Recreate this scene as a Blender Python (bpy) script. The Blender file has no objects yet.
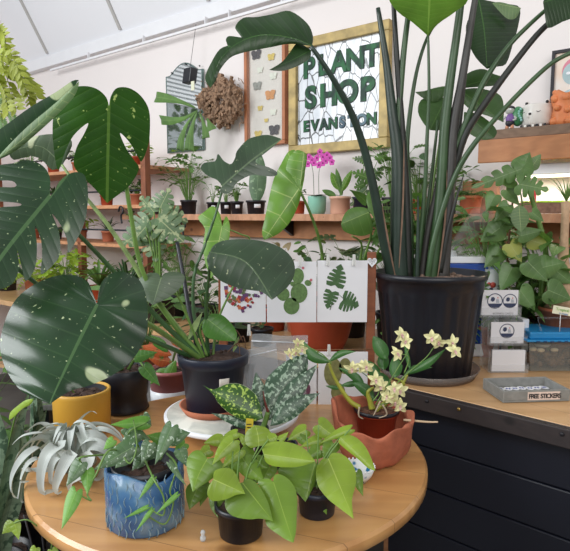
import bpy, math, random
from mathutils import Vector, Matrix
from mathutils.geometry import delaunay_2d_cdt
V = Vector
R = random.Random(7)
S = bpy.context.scene
COL = S.collection
F, CX, CY, HOR, CZ = 560.0, 285.0, 275.5, 215.0, 1.38
TH = math.atan((CY - HOR) / F)

# ---------------------------------------------------------------- camera, world, light, exposure
cam = bpy.data.cameras.new('camera'); cam.lens = 36 * F / 570; cam.sensor_width = 36
cam.clip_start = .05
co = bpy.data.objects.new('camera', cam); COL.objects.link(co)
co.location = (0, 0, CZ); co.rotation_euler = (math.pi / 2 - TH, 0, 0)
S.camera = co
S.view_settings.view_transform = 'Standard'; S.view_settings.look = 'None'
S.view_settings.exposure = -0.02; S.view_settings.gamma = 1
world = bpy.data.worlds.new('world'); S.world = world; world.use_nodes = True
bg = world.node_tree.nodes['Background']
bg.inputs['Color'].default_value = (.93, .96, 1, 1); bg.inputs['Strength'].default_value = .43
def area(name, loc, target, sx, sy, power, col):
    l = bpy.data.lights.new(name, 'AREA'); l.shape = 'RECTANGLE'; l.size = sx; l.size_y = sy
    l.energy = power; l.color = col
    o = bpy.data.objects.new(name, l); COL.objects.link(o); o.location = loc
    o.rotation_euler = (V(target) - V(loc)).to_track_quat('-Z', 'Y').to_euler()
    return o
area('daylight_left_windows', (-3.3, .6, 2.7), (0, 2.2, 1.0), 2.6, 2.0, 165, (.95, .98, 1))
area('daylight_shop_front', (.6, -1.8, 3.0), (.2, 2.4, .9), 3.2, 1.8, 80, (1, .98, .95))

# ---------------------------------------------------------------- projection helpers (world points)
def ray(px, py):
    x, z = (px - CX) / F, -(py - CY) / F
    c, s = math.cos(TH), math.sin(TH)
    return V((x, c + z * s, -s + z * c))
def P(px, py, Y):
    d = ray(px, py); return V((0, 0, CZ)) + d * (Y / d.y)
def PZ(px, py, z):
    d = ray(px, py); return V((0, 0, CZ)) + d * ((z - CZ) / d.z)
E1 = V((.793, -.609, 0)).normalized(); N = V((-E1.y * -1, -E1.x, 0)); N = V((E1.y, -E1.x, 0)); Z = V((0, 0, 1))
O = P(340, 215, 3.1); O.z = 0
def W(x, off, z): return O + E1 * x + N * off + Z * z      # wall frame: right along the wall, out of it, up
def PW(px, py, off=0):
    d = ray(px, py); c = V((0, 0, CZ)); t = ((O + N * off - c).dot(N)) / d.dot(N)
    return c + d * t
def wx(px, py, off=0):
    p = PW(px, py, off) - O; return p.dot(E1), p.z
WM = Matrix(((E1.x, -N.x, 0, O.x), (E1.y, -N.y, 0, O.y), (0, 0, 1, 0), (0, 0, 0, 1)))  # wall frame matrix (y into the wall)

# ---------------------------------------------------------------- materials
def lin(c):
    return tuple(((x / 255) / 12.92 if x / 255 <= .04045 else ((x / 255 + .055) / 1.055) ** 2.4) for x in c) + (1,)
MATS = {}
class NT:
    def __init__(s, name):
        s.m = bpy.data.materials.new(name); s.m.use_nodes = True; s.t = s.m.node_tree
        s.b = s.t.nodes['Principled BSDF']; s.out = s.t.nodes['Material Output']
    def n(s, typ, **k):
        nd = s.t.nodes.new('ShaderNode' + typ)
        for a, b in k.items():
            if a in nd.inputs.keys(): nd.inputs[a].default_value = b
            else: setattr(nd, a, b)
        return nd
    def l(s, a, b): s.t.links.new(a, b)
    def mix(s, fac, a, b, mode='MIX'):
        nd = s.t.nodes.new('ShaderNodeMix'); nd.data_type = 'RGBA'; nd.blend_type = mode
        for i, x in ((0, fac), (6, a), (7, b)):
            if hasattr(x, 'links') or hasattr(x, 'is_linked'): s.l(x, nd.inputs[i])
            else: nd.inputs[i].default_value = x
        return nd.outputs[2]
    def math(s, op, a, b=0, c=None):
        nd = s.t.nodes.new('ShaderNodeMath'); nd.operation = op
        for i, x in ((0, a), (1, b)) + (((2, c),) if c is not None else ()):
            if hasattr(x, 'is_linked'): s.l(x, nd.inputs[i])
            else: nd.inputs[i].default_value = x
        return nd.outputs[0]
    def ramp(s, fac, *st):
        nd = s.t.nodes.new('ShaderNodeValToRGB'); e = nd.color_ramp.elements
        while len(e) > 1: e.remove(e[-1])
        e[0].position, e[0].color = st[0]
        for p, c in st[1:]:
            q = e.new(p); q.color = c
        s.l(fac, nd.inputs[0]); return nd.outputs[0]
    def coord(s, scale=(1, 1, 1), out='Object', rot=(0, 0, 0)):
        tc = s.t.nodes.new('ShaderNodeTexCoord'); mp = s.t.nodes.new('ShaderNodeMapping')
        mp.inputs['Scale'].default_value = scale; mp.inputs['Rotation'].default_value = rot
        s.l(tc.outputs[out], mp.inputs[0]); return mp.outputs[0]
    def bump(s, h, st=.3, d=.01):
        b = s.n('Bump'); b.inputs['Strength'].default_value = st; b.inputs['Distance'].default_value = d
        s.l(h, b.inputs['Height']); s.l(b.outputs[0], s.b.inputs['Normal'])
def mat(name, c, rough=.6, metal=0, var=.12, scale=12, bump=0, spec=.5, coat=0, emit=0, trans=0, alpha=1):
    if name in MATS: return MATS[name]
    t = NT(name); b = t.b; col = lin(c)
    nz = t.n('TexNoise'); nz.inputs['Scale'].default_value = scale; nz.inputs['Detail'].default_value = 4
    t.l(t.coord(), nz.inputs['Vector'])
    k = tuple(max(0, x * (1 - var)) for x in col[:3]) + (1,); h = tuple(min(1, x * (1 + var)) for x in col[:3]) + (1,)
    t.l(t.ramp(nz.outputs[0], (.3, k), (.7, h)), b.inputs['Base Color'])
    b.inputs['Roughness'].default_value = rough; b.inputs['Metallic'].default_value = metal
    b.inputs['Specular IOR Level'].default_value = spec; b.inputs['Coat Weight'].default_value = coat
    if emit:
        b.inputs['Emission Color'].default_value = col; b.inputs['Emission Strength'].default_value = emit
    if trans: b.inputs['Transmission Weight'].default_value = trans
    if alpha < 1: b.inputs['Alpha'].default_value = alpha
    if bump: t.bump(nz.outputs[0], bump, .004)
    MATS[name] = t.m; return t.m
def wood(name, a, b_, dark, scale=1.0, rot=(0, 0, 0), rough=.5, stretch=(1, 9, 9), coat=0, planks=0):
    t = NT(name)
    v = t.coord(tuple(scale * x for x in stretch), 'Object', rot)
    nz = t.n('TexNoise'); nz.inputs['Scale'].default_value = 3; nz.inputs['Detail'].default_value = 7; nz.inputs['Distortion'].default_value = .8
    t.l(v, nz.inputs['Vector'])
    wv = t.n('TexWave'); wv.wave_type = 'BANDS'; wv.bands_direction = 'Y'; wv.inputs['Scale'].default_value = .7; wv.inputs['Distortion'].default_value = 14
    wv.inputs['Detail'].default_value = 3; t.l(v, wv.inputs['Vector'])
    c = t.mix(nz.outputs[0], lin(a), lin(b_)); c = t.mix(t.math('MULTIPLY', wv.outputs['Fac'], .22), c, lin(dark))
    kv = t.coord(tuple(scale * x for x in (3.2, 5.5, 5.5)), 'Object', rot)
    vo = t.n('TexVoronoi'); vo.inputs['Scale'].default_value = 1.0; t.l(kv, vo.inputs['Vector'])
    kn = t.ramp(vo.outputs['Distance'], (.05, (1, 1, 1, 1)), (.13, (0, 0, 0, 1)))
    dk = tuple(x * .35 for x in lin(dark)[:3]) + (1,)
    c = t.mix(t.math('MULTIPLY', kn, .75), c, dk)
    if planks:
        tc = t.n('TexCoord'); mp = t.n('Mapping'); mp.inputs['Rotation'].default_value = rot; t.l(tc.outputs['Object'], mp.inputs[0])
        sp = t.n('SeparateXYZ'); t.l(mp.outputs[0], sp.inputs[0])
        fr = t.math('FRACT', t.math('DIVIDE', t.math('ADD', sp.outputs['Y'], 10), planks))
        ln = t.math('LESS_THAN', fr, .012)
        c = t.mix(t.math('MULTIPLY', ln, .7), c, dk)
    t.l(c, t.b.inputs['Base Color']); t.b.inputs['Roughness'].default_value = rough; t.b.inputs['Coat Weight'].default_value = coat
    t.b.inputs['Coat Roughness'].default_value = .25
    t.bump(nz.outputs[0], .15, .002)
    MATS[name] = t.m; return t.m
def leafm(name, c, vein=None, vs=.5, nv=9, spk=None, sa=.62, ss=60, spk2=None, rough=.35, tl=.3, edge=None, vw=.1, blot=0, under=None):
    """leaf skin: midrib and side veins follow the blade's own UV; flecks are the leaf's variegation"""
    if name in MATS: return MATS[name]
    t = NT(name); col = lin(c)
    vein = lin(vein) if vein else tuple(min(1, x * 1.7 + .01) for x in col[:3]) + (1,)
    nz = t.n('TexNoise'); nz.inputs['Scale'].default_value = 9; t.l(t.coord(), nz.inputs['Vector'])
    k = tuple(x * .72 for x in col[:3]) + (1,); h = tuple(min(1, x * 1.3) for x in col[:3]) + (1,)
    cc = t.ramp(nz.outputs[0], (.3, k), (.7, h))
    if spk:
        n2 = t.n('TexNoise'); n2.inputs['Scale'].default_value = ss; n2.inputs['Detail'].default_value = 3; t.l(t.coord(), n2.inputs['Vector'])
        cc = t.mix(t.ramp(n2.outputs[0], (sa, (0, 0, 0, 1)), (sa + .04, (1, 1, 1, 1))), cc, lin(spk))
        if blot:
            n3 = t.n('TexNoise'); n3.inputs['Scale'].default_value = blot; n3.inputs['Detail'].default_value = 1; t.l(t.coord(), n3.inputs['Vector'])
            cc = t.mix(t.ramp(n3.outputs[0], (.7, (0, 0, 0, 1)), (.715, (1, 1, 1, 1))), cc, lin(spk))
    uv = t.n('UVMap'); sp = t.n('SeparateXYZ'); t.l(uv.outputs[0], sp.inputs[0])
    side = t.math('ABSOLUTE', t.math('SUBTRACT', sp.outputs['Y'], .5))
    fr = t.math('ABSOLUTE', t.math('SUBTRACT', t.math('FRACT', t.math('MULTIPLY', sp.outputs['X'], nv)), .5))
    v1 = t.math('MULTIPLY', t.math('LESS_THAN', fr, vw * .35), vs * .6)
    v2 = t.math('LESS_THAN', side, .013)
    cc = t.mix(t.math('MAXIMUM', v1, t.math('MULTIPLY', v2, .8)), cc, vein)
    if edge: cc = t.mix(t.math('GREATER_THAN', side, .49), cc, lin(edge))
    if under:
        ge = t.n('NewGeometry'); cc = t.mix(ge.outputs['Backfacing'], cc, lin(under))
    b = t.b; t.l(cc, b.inputs['Base Color']); b.inputs['Roughness'].default_value = rough
    bp = t.n('Bump'); bp.inputs['Strength'].default_value = .35; bp.inputs['Distance'].default_value = .004
    t.l(t.math('SMOOTH_MIN', fr, .25, .2), bp.inputs['Height']); t.l(bp.outputs[0], b.inputs['Normal'])
    tr = t.n('BsdfTranslucent'); t.l(t.mix(.5, cc, lin((200, 230, 60)), 'MULTIPLY'), tr.inputs['Color'])
    mx = t.n('MixShader'); mx.inputs[0].default_value = tl; t.l(b.outputs[0], mx.inputs[1]); t.l(tr.outputs[0], mx.inputs[2])
    t.l(mx.outputs[0], t.out.inputs['Surface']); MATS[name] = t.m; return t.m
def clear(name, c=(235, 240, 240), rough=.05, amt=.25):
    """thin clear plastic or glass: mostly see-through with a gloss"""
    t = NT(name); tr = t.n('BsdfTransparent'); tr.inputs[0].default_value = lin(c)
    t.b.inputs['Base Color'].default_value = lin(c); t.b.inputs['Roughness'].default_value = rough
    mx = t.n('MixShader'); mx.inputs[0].default_value = amt; t.l(tr.outputs[0], mx.inputs[1]); t.l(t.b.outputs[0], mx.inputs[2])
    t.l(mx.outputs[0], t.out.inputs['Surface']); MATS[name] = t.m; return t.m

# ---------------------------------------------------------------- mesh helpers
class MB:
    def __init__(s): s.v = []; s.f = []; s.uv = []; s.M = None
    def add(s, vs, fs, uvs=None):
        o = len(s.v)
        s.v += [tuple((s.M @ V(p)) if s.M else V(p)) for p in vs]
        s.f += [tuple(i + o for i in f) for f in fs]
        s.uv += uvs if uvs else [(0, 0)] * len(vs)
        return s
    def box(s, x0, x1, y0, y1, z0, z1):
        vs = [(x, y, z) for z in (z0, z1) for y in (y0, y1) for x in (x0, x1)]
        return s.add(vs, [(0, 2, 3, 1), (4, 5, 7, 6), (0, 1, 5, 4), (2, 6, 7, 3), (0, 4, 6, 2), (1, 3, 7, 5)])
    def obox(s, c, ax, ay, az):
        """box from centre and three half-extent vectors"""
        vs = [c + ax * i + ay * j + az * k for k in (-1, 1) for j in (-1, 1) for i in (-1, 1)]
        return s.add(vs, [(0, 2, 3, 1), (4, 5, 7, 6), (0, 1, 5, 4), (2, 6, 7, 3), (0, 4, 6, 2), (1, 3, 7, 5)])
    def prism(s, pts, d):
        """flat polygon pts pushed along d"""
        n = len(pts); vs = [V(p) for p in pts] + [V(p) + V(d) for p in pts]
        return s.add(vs, [tuple(range(n)), tuple(range(2 * n - 1, n - 1, -1))] + [(i, i + n, (i + 1) % n + n, (i + 1) % n) for i in range(n)])
    def lathe(s, prof, c, n=32, wob=None):
        """prof = [(r,z)...]; wob(angle, i) scales r and lifts z"""
        vs = []; c = V(c)
        for i, (r, z) in enumerate(prof):
            for j in range(n):
                a = 2 * math.pi * j / n; rr, zz = (r, z)
                if wob: rr, zz = wob(a, i, r, z)
                vs.append(c + V((rr * math.cos(a), rr * math.sin(a), zz)))
        fs = [(i * n + j, i * n + (j + 1) % n, (i + 1) * n + (j + 1) % n, (i + 1) * n + j) for i in range(len(prof) - 1) for j in range(n)]
        if prof[0][0] > 1e-4: fs.append(tuple(range(n - 1, -1, -1)))
        if prof[-1][0] > 1e-4: fs.append(tuple((len(prof) - 1) * n + j for j in range(n)))
        return s.add(vs, fs)
    def tube(s, pts, rad, n=8, cap=True):
        pts = [V(p) for p in pts]; m = len(pts)
        if not hasattr(rad, '__len__'): rad = [rad] * m
        if len(rad) != m: rad = [rad[0] + (rad[-1] - rad[0]) * i / (m - 1) for i in range(m)]
        vs = []; ref = V((.31, .2, .93))
        for i, p in enumerate(pts):
            t = (pts[min(i + 1, m - 1)] - pts[max(i - 1, 0)]).normalized()
            a = t.cross(ref)
            if a.length < .1: a = t.cross(V((1, 0, 0)))
            a.normalize(); b = t.cross(a); ref = b.cross(t) if False else ref
            for j in range(n):
                q = 2 * math.pi * j / n; vs.append(p + (a * math.cos(q) + b * math.sin(q)) * rad[i])
        fs = [(i * n + j, i * n + (j + 1) % n, (i + 1) * n + (j + 1) % n, (i + 1) * n + j) for i in range(m - 1) for j in range(n)]
        if cap: fs += [tuple(range(n - 1, -1, -1)), tuple((m - 1) * n + j for j in range(n))]
        return s.add(vs, fs)
    def ball(s, c, r, n=10, sc=(1, 1, 1)):
        c = V(c); vs = []; k = n // 2 + 1
        for i in range(k + 1):
            th = math.pi * i / k
            for j in range(n):
                a = 2 * math.pi * j / n
                vs.append(c + V((r * sc[0] * math.sin(th) * math.cos(a), r * sc[1] * math.sin(th) * math.sin(a), r * sc[2] * math.cos(th))))
        return s.add(vs, [(i * n + j, (i + 1) * n + j, (i + 1) * n + (j + 1) % n, i * n + (j + 1) % n) for i in range(k) for j in range(n)])
    def ribbon(s, pts, wd, up, fold=.25):
        """strap leaf along pts; wd widths; channelled across"""
        pts = [V(p) for p in pts]; m = len(pts); vs = []; uv = []
        for i, p in enumerate(pts):
            t = (pts[min(i + 1, m - 1)] - pts[max(i - 1, 0)]).normalized()
            u = V(up[i]) if isinstance(up, list) else V(up)
            sd = t.cross(u)
            if sd.length < .05: sd = t.cross(V((.7, .7, .1)))
            sd.normalize(); nn = sd.cross(t)
            w = wd[i] if hasattr(wd, '__len__') else wd
            for k in (-1, -.5, 0, .5, 1):
                vs.append(p + sd * (w * .5 * k) + nn * (abs(k) ** 1.5 * w * fold)); uv.append((i / (m - 1), .5 + .5 * k * .97))
        fs = [(i * 5 + j, i * 5 + j + 1, i * 5 + j + 6, i * 5 + j + 5) for i in range(m - 1) for j in range(4)]
        return s.add(vs, fs, uv)
    def leaf(s, base, d, up, L, Wd, shape='heart', droop=.25, fold=.15, twist=0):
        base, d = V(base), V(d).normalized(); sd = d.cross(V(up))
        if sd.length < .05: sd = d.cross(V((.6, .8, .2)))
        sd.normalize(); nn = sd.cross(d)
        out = SHAPES[shape]
        mm = []; r = 0
        for t, w in out: r = max(r, min(1, max(0, (t - .08) / .92))); mm.append(r)
        mm[-1] = 1
        def at(t, w):
            return base + d * (t * L) + sd * (w * Wd) + nn * (fold * abs(w) * Wd - droop * L * max(0, t) ** 2 - .25 * fold * Wd * (2 * abs(w)) ** 2)
        for sg in (-1, 1):
            vs = []; uv = []; ks = (0, .5, 1)
            for (t, w), m in zip(out, mm):
                for k in ks: vs.append(at(m + (t - m) * k, sg * w * k)); uv.append((m, .5 + sg * k * .485))
            n = len(out)
            fs = [(i * 3 + j, i * 3 + j + 1, i * 3 + j + 4, i * 3 + j + 3)[::sg] for i in range(n - 1) for j in (0, 1)]
            s.add(vs, fs, uv)
        return s
    def build(s, name, m, parent=None, smooth=True, bevel=0, kind=None, label=None, sub=0, solid=0):
        off = V((0, 0, 0)); p = parent
        while p: off += p.location; p = p.parent
        me = bpy.data.meshes.new(name); me.from_pydata([V(v) - off for v in s.v], [], s.f)
        ul = me.uv_layers.new(name='UVMap')
        for lp in me.loops: ul.data[lp.index].uv = s.uv[lp.vertex_index]
        me.materials.append(m); me.polygons.foreach_set('use_smooth', [smooth] * len(me.polygons)); me.update()
        o = bpy.data.objects.new(name, me); COL.objects.link(o)
        if parent: o.parent = parent
        if solid:
            q = o.modifiers.new('s', 'SOLIDIFY'); q.thickness = solid
        if bevel:
            q = o.modifiers.new('b', 'BEVEL'); q.width = bevel; q.segments = 2; q.limit_method = 'ANGLE'
        if sub:
            q = o.modifiers.new('d', 'SUBSURF'); q.levels = q.render_levels = sub
        if kind: o['kind'] = kind
        if label: o['label'] = label
        return o
SHAPES = {
 'heart': [(0, 0), (-.1, .16), (-.12, .33), (0, .48), (.25, .5), (.55, .34), (.82, .13), (1, 0)],
 'lance': [(0, 0), (.12, .22), (.35, .48), (.6, .42), (.85, .18), (1, 0)],
 'oval': [(0, 0), (.1, .28), (.3, .48), (.55, .5), (.8, .32), (.95, .1), (1, 0)],
 'round': [(0, 0), (-.04, .3), (.2, .5), (.5, .52), (.8, .38), (.95, .15), (1, 0)],
 'arrow': [(0, 0), (-.25, .28), (-.3, .42), (-.1, .45), (.2, .4), (.6, .25), (1, 0)],
 'cut': [(0, 0), (-.12, .2), (-.1, .42), (.08, .52), (.13, .16), (.2, .52), (.33, .5), (.34, .14), (.42, .48), (.55, .42), (.53, .12), (.65, .36), (.78, .25), (.74, .08), (.9, .14), (1, 0)],
 'lobed': [(0, 0), (-.05, .3), (.05, .5), (.2, .2), (.35, .5), (.5, .42), (.5, .16), (.7, .32), (.85, .18), (1, 0)],
}
def thing(name, label, cat, loc, group=None):
    o = bpy.data.objects.new(name, None); o.empty_display_size = .05; COL.objects.link(o); o.location = V(loc)
    tag(o, label, cat, group); return o
def tag(o, label, cat, group=None):
    o['label'] = label; o['category'] = cat
    if group: o['group'] = group
    return o
def sm(pts, n=5):
    """Catmull-Rom through a list of tuples / vectors"""
    pts = [V(p) for p in pts]; out = []
    for i in range(len(pts) - 1):
        a, b, c, d = pts[max(i - 1, 0)], pts[i], pts[i + 1], pts[min(i + 2, len(pts) - 1)]
        for k in range(n):
            t = k / n; out.append(.5 * (2 * b + (c - a) * t + (2 * a - 5 * b + 4 * c - d) * t * t + (3 * b - a - 3 * c + d) * t ** 3))
    return out + [pts[-1]]
def samp(pl, t):
    """point at fraction t of a polyline (2D)"""
    L = [0]
    for i in range(1, len(pl)): L.append(L[-1] + (pl[i] - pl[i - 1]).length)
    x = t * L[-1]
    for i in range(1, len(pl)):
        if x <= L[i] + 1e-9:
            k = (x - L[i - 1]) / max(1e-9, L[i] - L[i - 1]); return pl[i - 1].lerp(pl[i], k)
    return pl[-1]
def tleaf(parent, m, base, tip, L, Rr, Y, gx=0, gy=-.12, cup=.12, mid=(), rip=.0, name='leaf', ns=3, back=.1, label=None, cut=False):
    """a blade with a given outline, set in the place at its own distance and tilt, cupped across, rippled along its veins"""
    b2, t2 = V((base[0], base[1])), V((tip[0], tip[1]))
    md = sm([b2] + [V(p) for p in mid] + [t2], 6); ax = t2 - b2; LL = ax.length_squared
    mb = MB(); K = 5; scale = Y / F
    if cut:      # blade with splits and holes at the rim: filled from its true outline
        la, ra = sm([b2] + [V(p) for p in L] + [t2], 4), sm([b2] + [V(p) for p in Rr] + [t2], 4)
        ring = la + ra[-2:0:-1]; hw = max(abs((p - b2).x * ax.y - (p - b2).y * ax.x) for p in ring) / ax.length
        xs, ys = [p.x for p in ring], [p.y for p in ring]; st = max(3.0, hw / 7); pts = list(ring); n = len(ring)
        gx_ = min(xs)
        while gx_ < max(xs):
            gy_ = min(ys)
            while gy_ < max(ys):
                q = V((gx_, gy_))
                if min((q - r_).length for r_ in ring) > st * .5: pts.append(q)
                gy_ += st
            gx_ += st
        vo, eo, fo, *_r = delaunay_2d_cdt(pts, [], [list(range(n))], 1, 1e-4)
        vs = []; uv = []; al = ax.length
        for p in vo:
            t = (p - b2).dot(ax) / LL; lat = ((p - b2).x * ax.y - (p - b2).y * ax.x) / al; md_ = samp(md, min(1, max(0, t))); lat -= ((md_ - b2).x * ax.y - (md_ - b2).y * ax.x) / al
            dep = Y + gx * (p.x - b2.x) / 100 + gy * (p.y - b2.y) / 100 + cup * lat * lat / hw * scale
            vs.append(P(p.x, p.y, dep)); uv.append((t - .55 * abs(lat) / al, .5 + .49 * lat / hw))
        fs = []
        for f in fo:
            a, b, c = (vs[q] for q in f[:3]); fs.append(tuple(f) if (b - a).cross(c - a).dot(V((0, 0, CZ)) - a) > 0 else tuple(f[::-1]))
        mb.add(vs, fs, uv); return mb.build(name, m, parent, label=label)
    for sg, side in ((-1, L), (1, Rr)):
        out = sm([b2] + [V(p) for p in side] + [t2], ns); n = len(out)
        tt = [(p - b2).dot(ax) / LL for p in out]; mm = []; r = 0
        for t in tt: r = max(r, max(0, (t - back) / (1 - back))); mm.append(min(r, 1))
        mm[-1] = 1; S_ = [0]
        for i in range(1, n): S_.append(S_[-1] + (out[i] - out[i - 1]).length)
        vs = []; uv = []
        for i, p in enumerate(out):
            q = samp(md, mm[i]); s_ = S_[i] / S_[-1]; hw = (p - q).length
            for k in range(K):
                f = k / (K - 1); pt = q.lerp(p, f)
                dep = Y + gx * (pt.x - b2.x) / 100 + gy * (pt.y - b2.y) / 100 + cup * f * f * hw * scale + rip * math.sin(s_ * 50) * f * (1 - .3 * f)
                vs.append(P(pt.x, pt.y, dep)); uv.append((s_, .5 + sg * f * .497))
        fs = [(i * K + j, (i + 1) * K + j, (i + 1) * K + j + 1, i * K + j + 1) for i in range(n - 1) for j in range(K - 1)]
        acc = 0
        for f in fs:
            a, b, c, d = (vs[q] for q in f); acc += (c - a).cross(d - b).dot(V((0, 0, CZ)) - a)
        mb.add(vs, [f[::-1] for f in fs] if acc < 0 else fs, uv)
    return mb.build(name, m, parent, label=label)
def pleaf(parent, m, base, tip, w, Y, shape='heart', gx=0, gy=-.1, cup=.15, bend=0, name='leaf', rip=0, label=None):
    b2, t2 = V((base[0], base[1])), V((tip[0], tip[1])); ax = t2 - b2; nx = V((-ax.y, ax.x)).normalized()
    def o(sg):
        return [b2 + ax * t + nx * (sg * q * w + bend * math.sin(math.pi * max(0, t)) * ax.length) for t, q in SHAPES[shape][1:-1]]
    return tleaf(parent, m, base, tip, [tuple(p) for p in o(-1)], [tuple(p) for p in o(1)], Y, gx, gy, cup, [tuple(b2.lerp(t2, .5) + nx * bend * ax.length)], rip, name, 3, .08, label, shape in ('cut', 'lobed'))
def ptube(parent, m, pts, rad, name='stem', n=8, seg=5, mb=None):
    """pts = [(px,py,Y)...], rad in metres (start, end)"""
    p3 = sm([P(*p) for p in pts], seg); own = mb is None; mb = mb or MB()
    mb.tube(p3, rad if hasattr(rad, '__len__') else [rad, rad], n)
    return mb.build(name, m, parent) if own else None
def text(parent, name, s, size, m, org, xd, ext=.0008, bold=0, up=Z, al='LEFT', spacing=1.0):
    cu = bpy.data.curves.new(name, 'FONT'); cu.body = s; cu.size = size; cu.extrude = ext; cu.offset = bold; cu.align_x = al; cu.space_character = spacing
    tmp = bpy.data.objects.new('tmp', cu); COL.objects.link(tmp)
    bpy.context.view_layer.update()
    me = bpy.data.meshes.new_from_object(tmp.evaluated_get(bpy.context.evaluated_depsgraph_get())); bpy.data.objects.remove(tmp)
    xd = V(xd).normalized(); up = V(up).normalized(); nn = xd.cross(up); off = V((0, 0, 0)); p = parent
    while p: off += p.location; p = p.parent
    for v in me.vertices: v.co = V(org) + xd * v.co.x + up * v.co.y + nn * v.co.z - off
    me.materials.clear(); me.materials.append(m); me.name = name
    o = bpy.data.objects.new(name, me); COL.objects.link(o); o.parent = parent; return o

# ---------------------------------------------------------------- plants
def bush(Fm, Sm, c, Rd, H, n, L, Wd, shape='heart', droop=.3, stem=.0012, low=.3, rng=R, cone=0, updir=.25):
    c = V(c)
    for i in range(n):
        a = rng.uniform(0, 2 * math.pi); q = math.sqrt(rng.random()); h = H * (low + (1 - low) * rng.random()) * (1 - cone * q)
        e = c + V((math.cos(a) * Rd * q, math.sin(a) * Rd * q, h)); o = V((math.cos(a), math.sin(a), 0))
        if Sm is not None: Sm.tube([c + o * Rd * .08, c.lerp(e, .5) + Z * h * .2 - o * Rd * q * .12, e], [stem * 1.4, stem * .8], 5, False)
        d = o + V((rng.uniform(-.5, .5), rng.uniform(-.5, .5), rng.uniform(-.6, .4) + updir)); k = rng.uniform(.65, 1.15)
        Fm.leaf(e, d, Z + V((rng.uniform(-.5, .5), rng.uniform(-.5, .5), 0)), L * k, Wd * k, shape, droop)
def straps(Fm, c, n, L, wd, spread=1.0, rng=R, arch=.9, up0=1.0):
    c = V(c)
    for i in range(n):
        a = 2 * math.pi * i / n + rng.uniform(-.3, .3); o = V((math.cos(a), math.sin(a), 0)); l = L * rng.uniform(.6, 1.1); sp = spread * rng.uniform(.5, 1.2)
        pts = [c + o * (l * sp * t * .75) + Z * (l * up0 * (t - arch * sp * t * t * .8)) for t in [k / 7 for k in range(8)]]
        w = [wd * math.sin(math.pi * min(1, .22 + .78 * k / 7)) ** .7 + .0003 for k in range(8)]
        Fm.ribbon(pts, w, Z + o * .3)
def fern(Fm, c, n, L, w, rng=R, droop=.9, up0=.8):
    c = V(c)
    for i in range(n):
        a = 2 * math.pi * i / n + rng.uniform(-.3, .3); o = V((math.cos(a), math.sin(a), 0)); l = L * rng.uniform(.7, 1.1)
        pts = [c + o * (l * .8 * t) + Z * (l * (up0 * t - droop * t * t)) for t in [k / 12 for k in range(13)]]
        Fm.tube(pts, [.0015, .0005], 4, False); sd = o.cross(Z)
        for k in range(1, 13):
            t = (pts[k] - pts[k - 1]).normalized(); f = math.sin(math.pi * (.12 + .86 * k / 13)) 
            for sg in (-1, 1): Fm.leaf(pts[k], sd * sg + t * .5 - Z * .15, Z, w * f, w * .28, 'lance', .2)
def vine(Fm, Sm, pts, n, L, Wd, shape='heart', rng=R, r=.0013):
    p = sm(pts, 6); Sm.tube(p, [r, r * .7], 5, False)
    for i in range(n):
        q = p[int((i + .5) / n * (len(p) - 1))]; a = rng.uniform(0, 6.28)
        d = V((math.cos(a), math.sin(a), rng.uniform(-.5, .3))); Fm.leaf(q + d * .008, d, Z, L * rng.uniform(.7, 1.2), Wd * rng.uniform(.7, 1.1), shape, .25)
def potmesh(mb, c, r1, r0, h, rim=.012, wall=.004, n=28):
    mb.lathe([(r0 * .96, 0), (r0, .002), (r1 - .002, h - rim), (r1 + .003, h - rim), (r1 + .003, h), (r1 - wall, h), (r1 - wall, h * .86), (.0, h * .86)], c, n)
def soil(parent, c, r, z, m=None):
    mb = MB(); c = V(c); rr = random.Random(int(c.x * 997) + 5)
    mb.lathe([(r, z - .012), (r, z), (r * .7, z + .004), (r * .35, z + .006), (0, z + .006)], c, 16, lambda a, i, q, zz: (q, zz + (.004 * math.sin(a * 5 + i * 2) if 0 < i < 4 else 0)))
    for i in range(14):
        a = rr.uniform(0, 6.28); q = r * .85 * math.sqrt(rr.random()); mb.ball(c + V((q * math.cos(a), q * math.sin(a), z + .006)), rr.uniform(.03, .07) * r, 5)
    return mb.build('soil', m or M_soil, parent, smooth=False)

# ================================================================ MATERIALS
M_wall = mat('wall_paint', (226, 219, 217), .8, var=.02, scale=2)
M_ceil = mat('ceiling_paint', (226, 226, 230), .8, var=.015, scale=1.5)
M_trim = mat('trim_paint', (222, 222, 225), .6, var=.02)
M_seam = mat('seam_strip', (176, 173, 170), .7, var=.05)
M_floor = mat('floor_concrete', (92, 88, 84), .6, var=.2, scale=5)
M_pine = wood('pine_tabletop', (212, 164, 106), (184, 130, 76), (140, 88, 46), 1.0, (0, 0, .35), .33, (1.4, 8, 8), .45, .118)
M_pine_side = wood('pine_edge', (214, 158, 96), (190, 130, 74), (150, 92, 48), 1.2, (0, 0, .35), .45)
M_counter = wood('counter_pine', (214, 174, 126), (194, 150, 102), (156, 108, 66), 1.0, (0, 0, .8), .38, (1.2, 9, 9), .3, .14)
M_shelf = wood('live_edge_shelf', (214, 160, 120), (188, 128, 90), (120, 74, 48), 2.2, (0, 0, .66), .65, (1, 6, 12))
M_shelfedge = wood('rough_shelf_front', (216, 166, 132), (176, 120, 90), (110, 72, 52), 4.5, (0, 0, .66), .75, (3, 3, 2))
M_old = wood('weathered_board', (150, 124, 104), (116, 92, 76), (70, 54, 44), 2.0, (0, 0, .66), .75, (1, 6, 12))
M_cedar = wood('knotty_board', (198, 140, 96), (172, 112, 74), (110, 64, 40), 1.5, (0, 0, .66), .6, (1, 5, 9))
M_rack = mat('brown_rack_wood', (132, 78, 52), .6, var=.2, scale=20)
M_stand = wood('stained_stand_wood', (150, 88, 56), (124, 70, 44), (84, 44, 28), 4, (0, math.pi / 2, 0), .5)
M_navy = mat('navy_boards', (19, 22, 34), .42, var=.12, scale=3)
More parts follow.
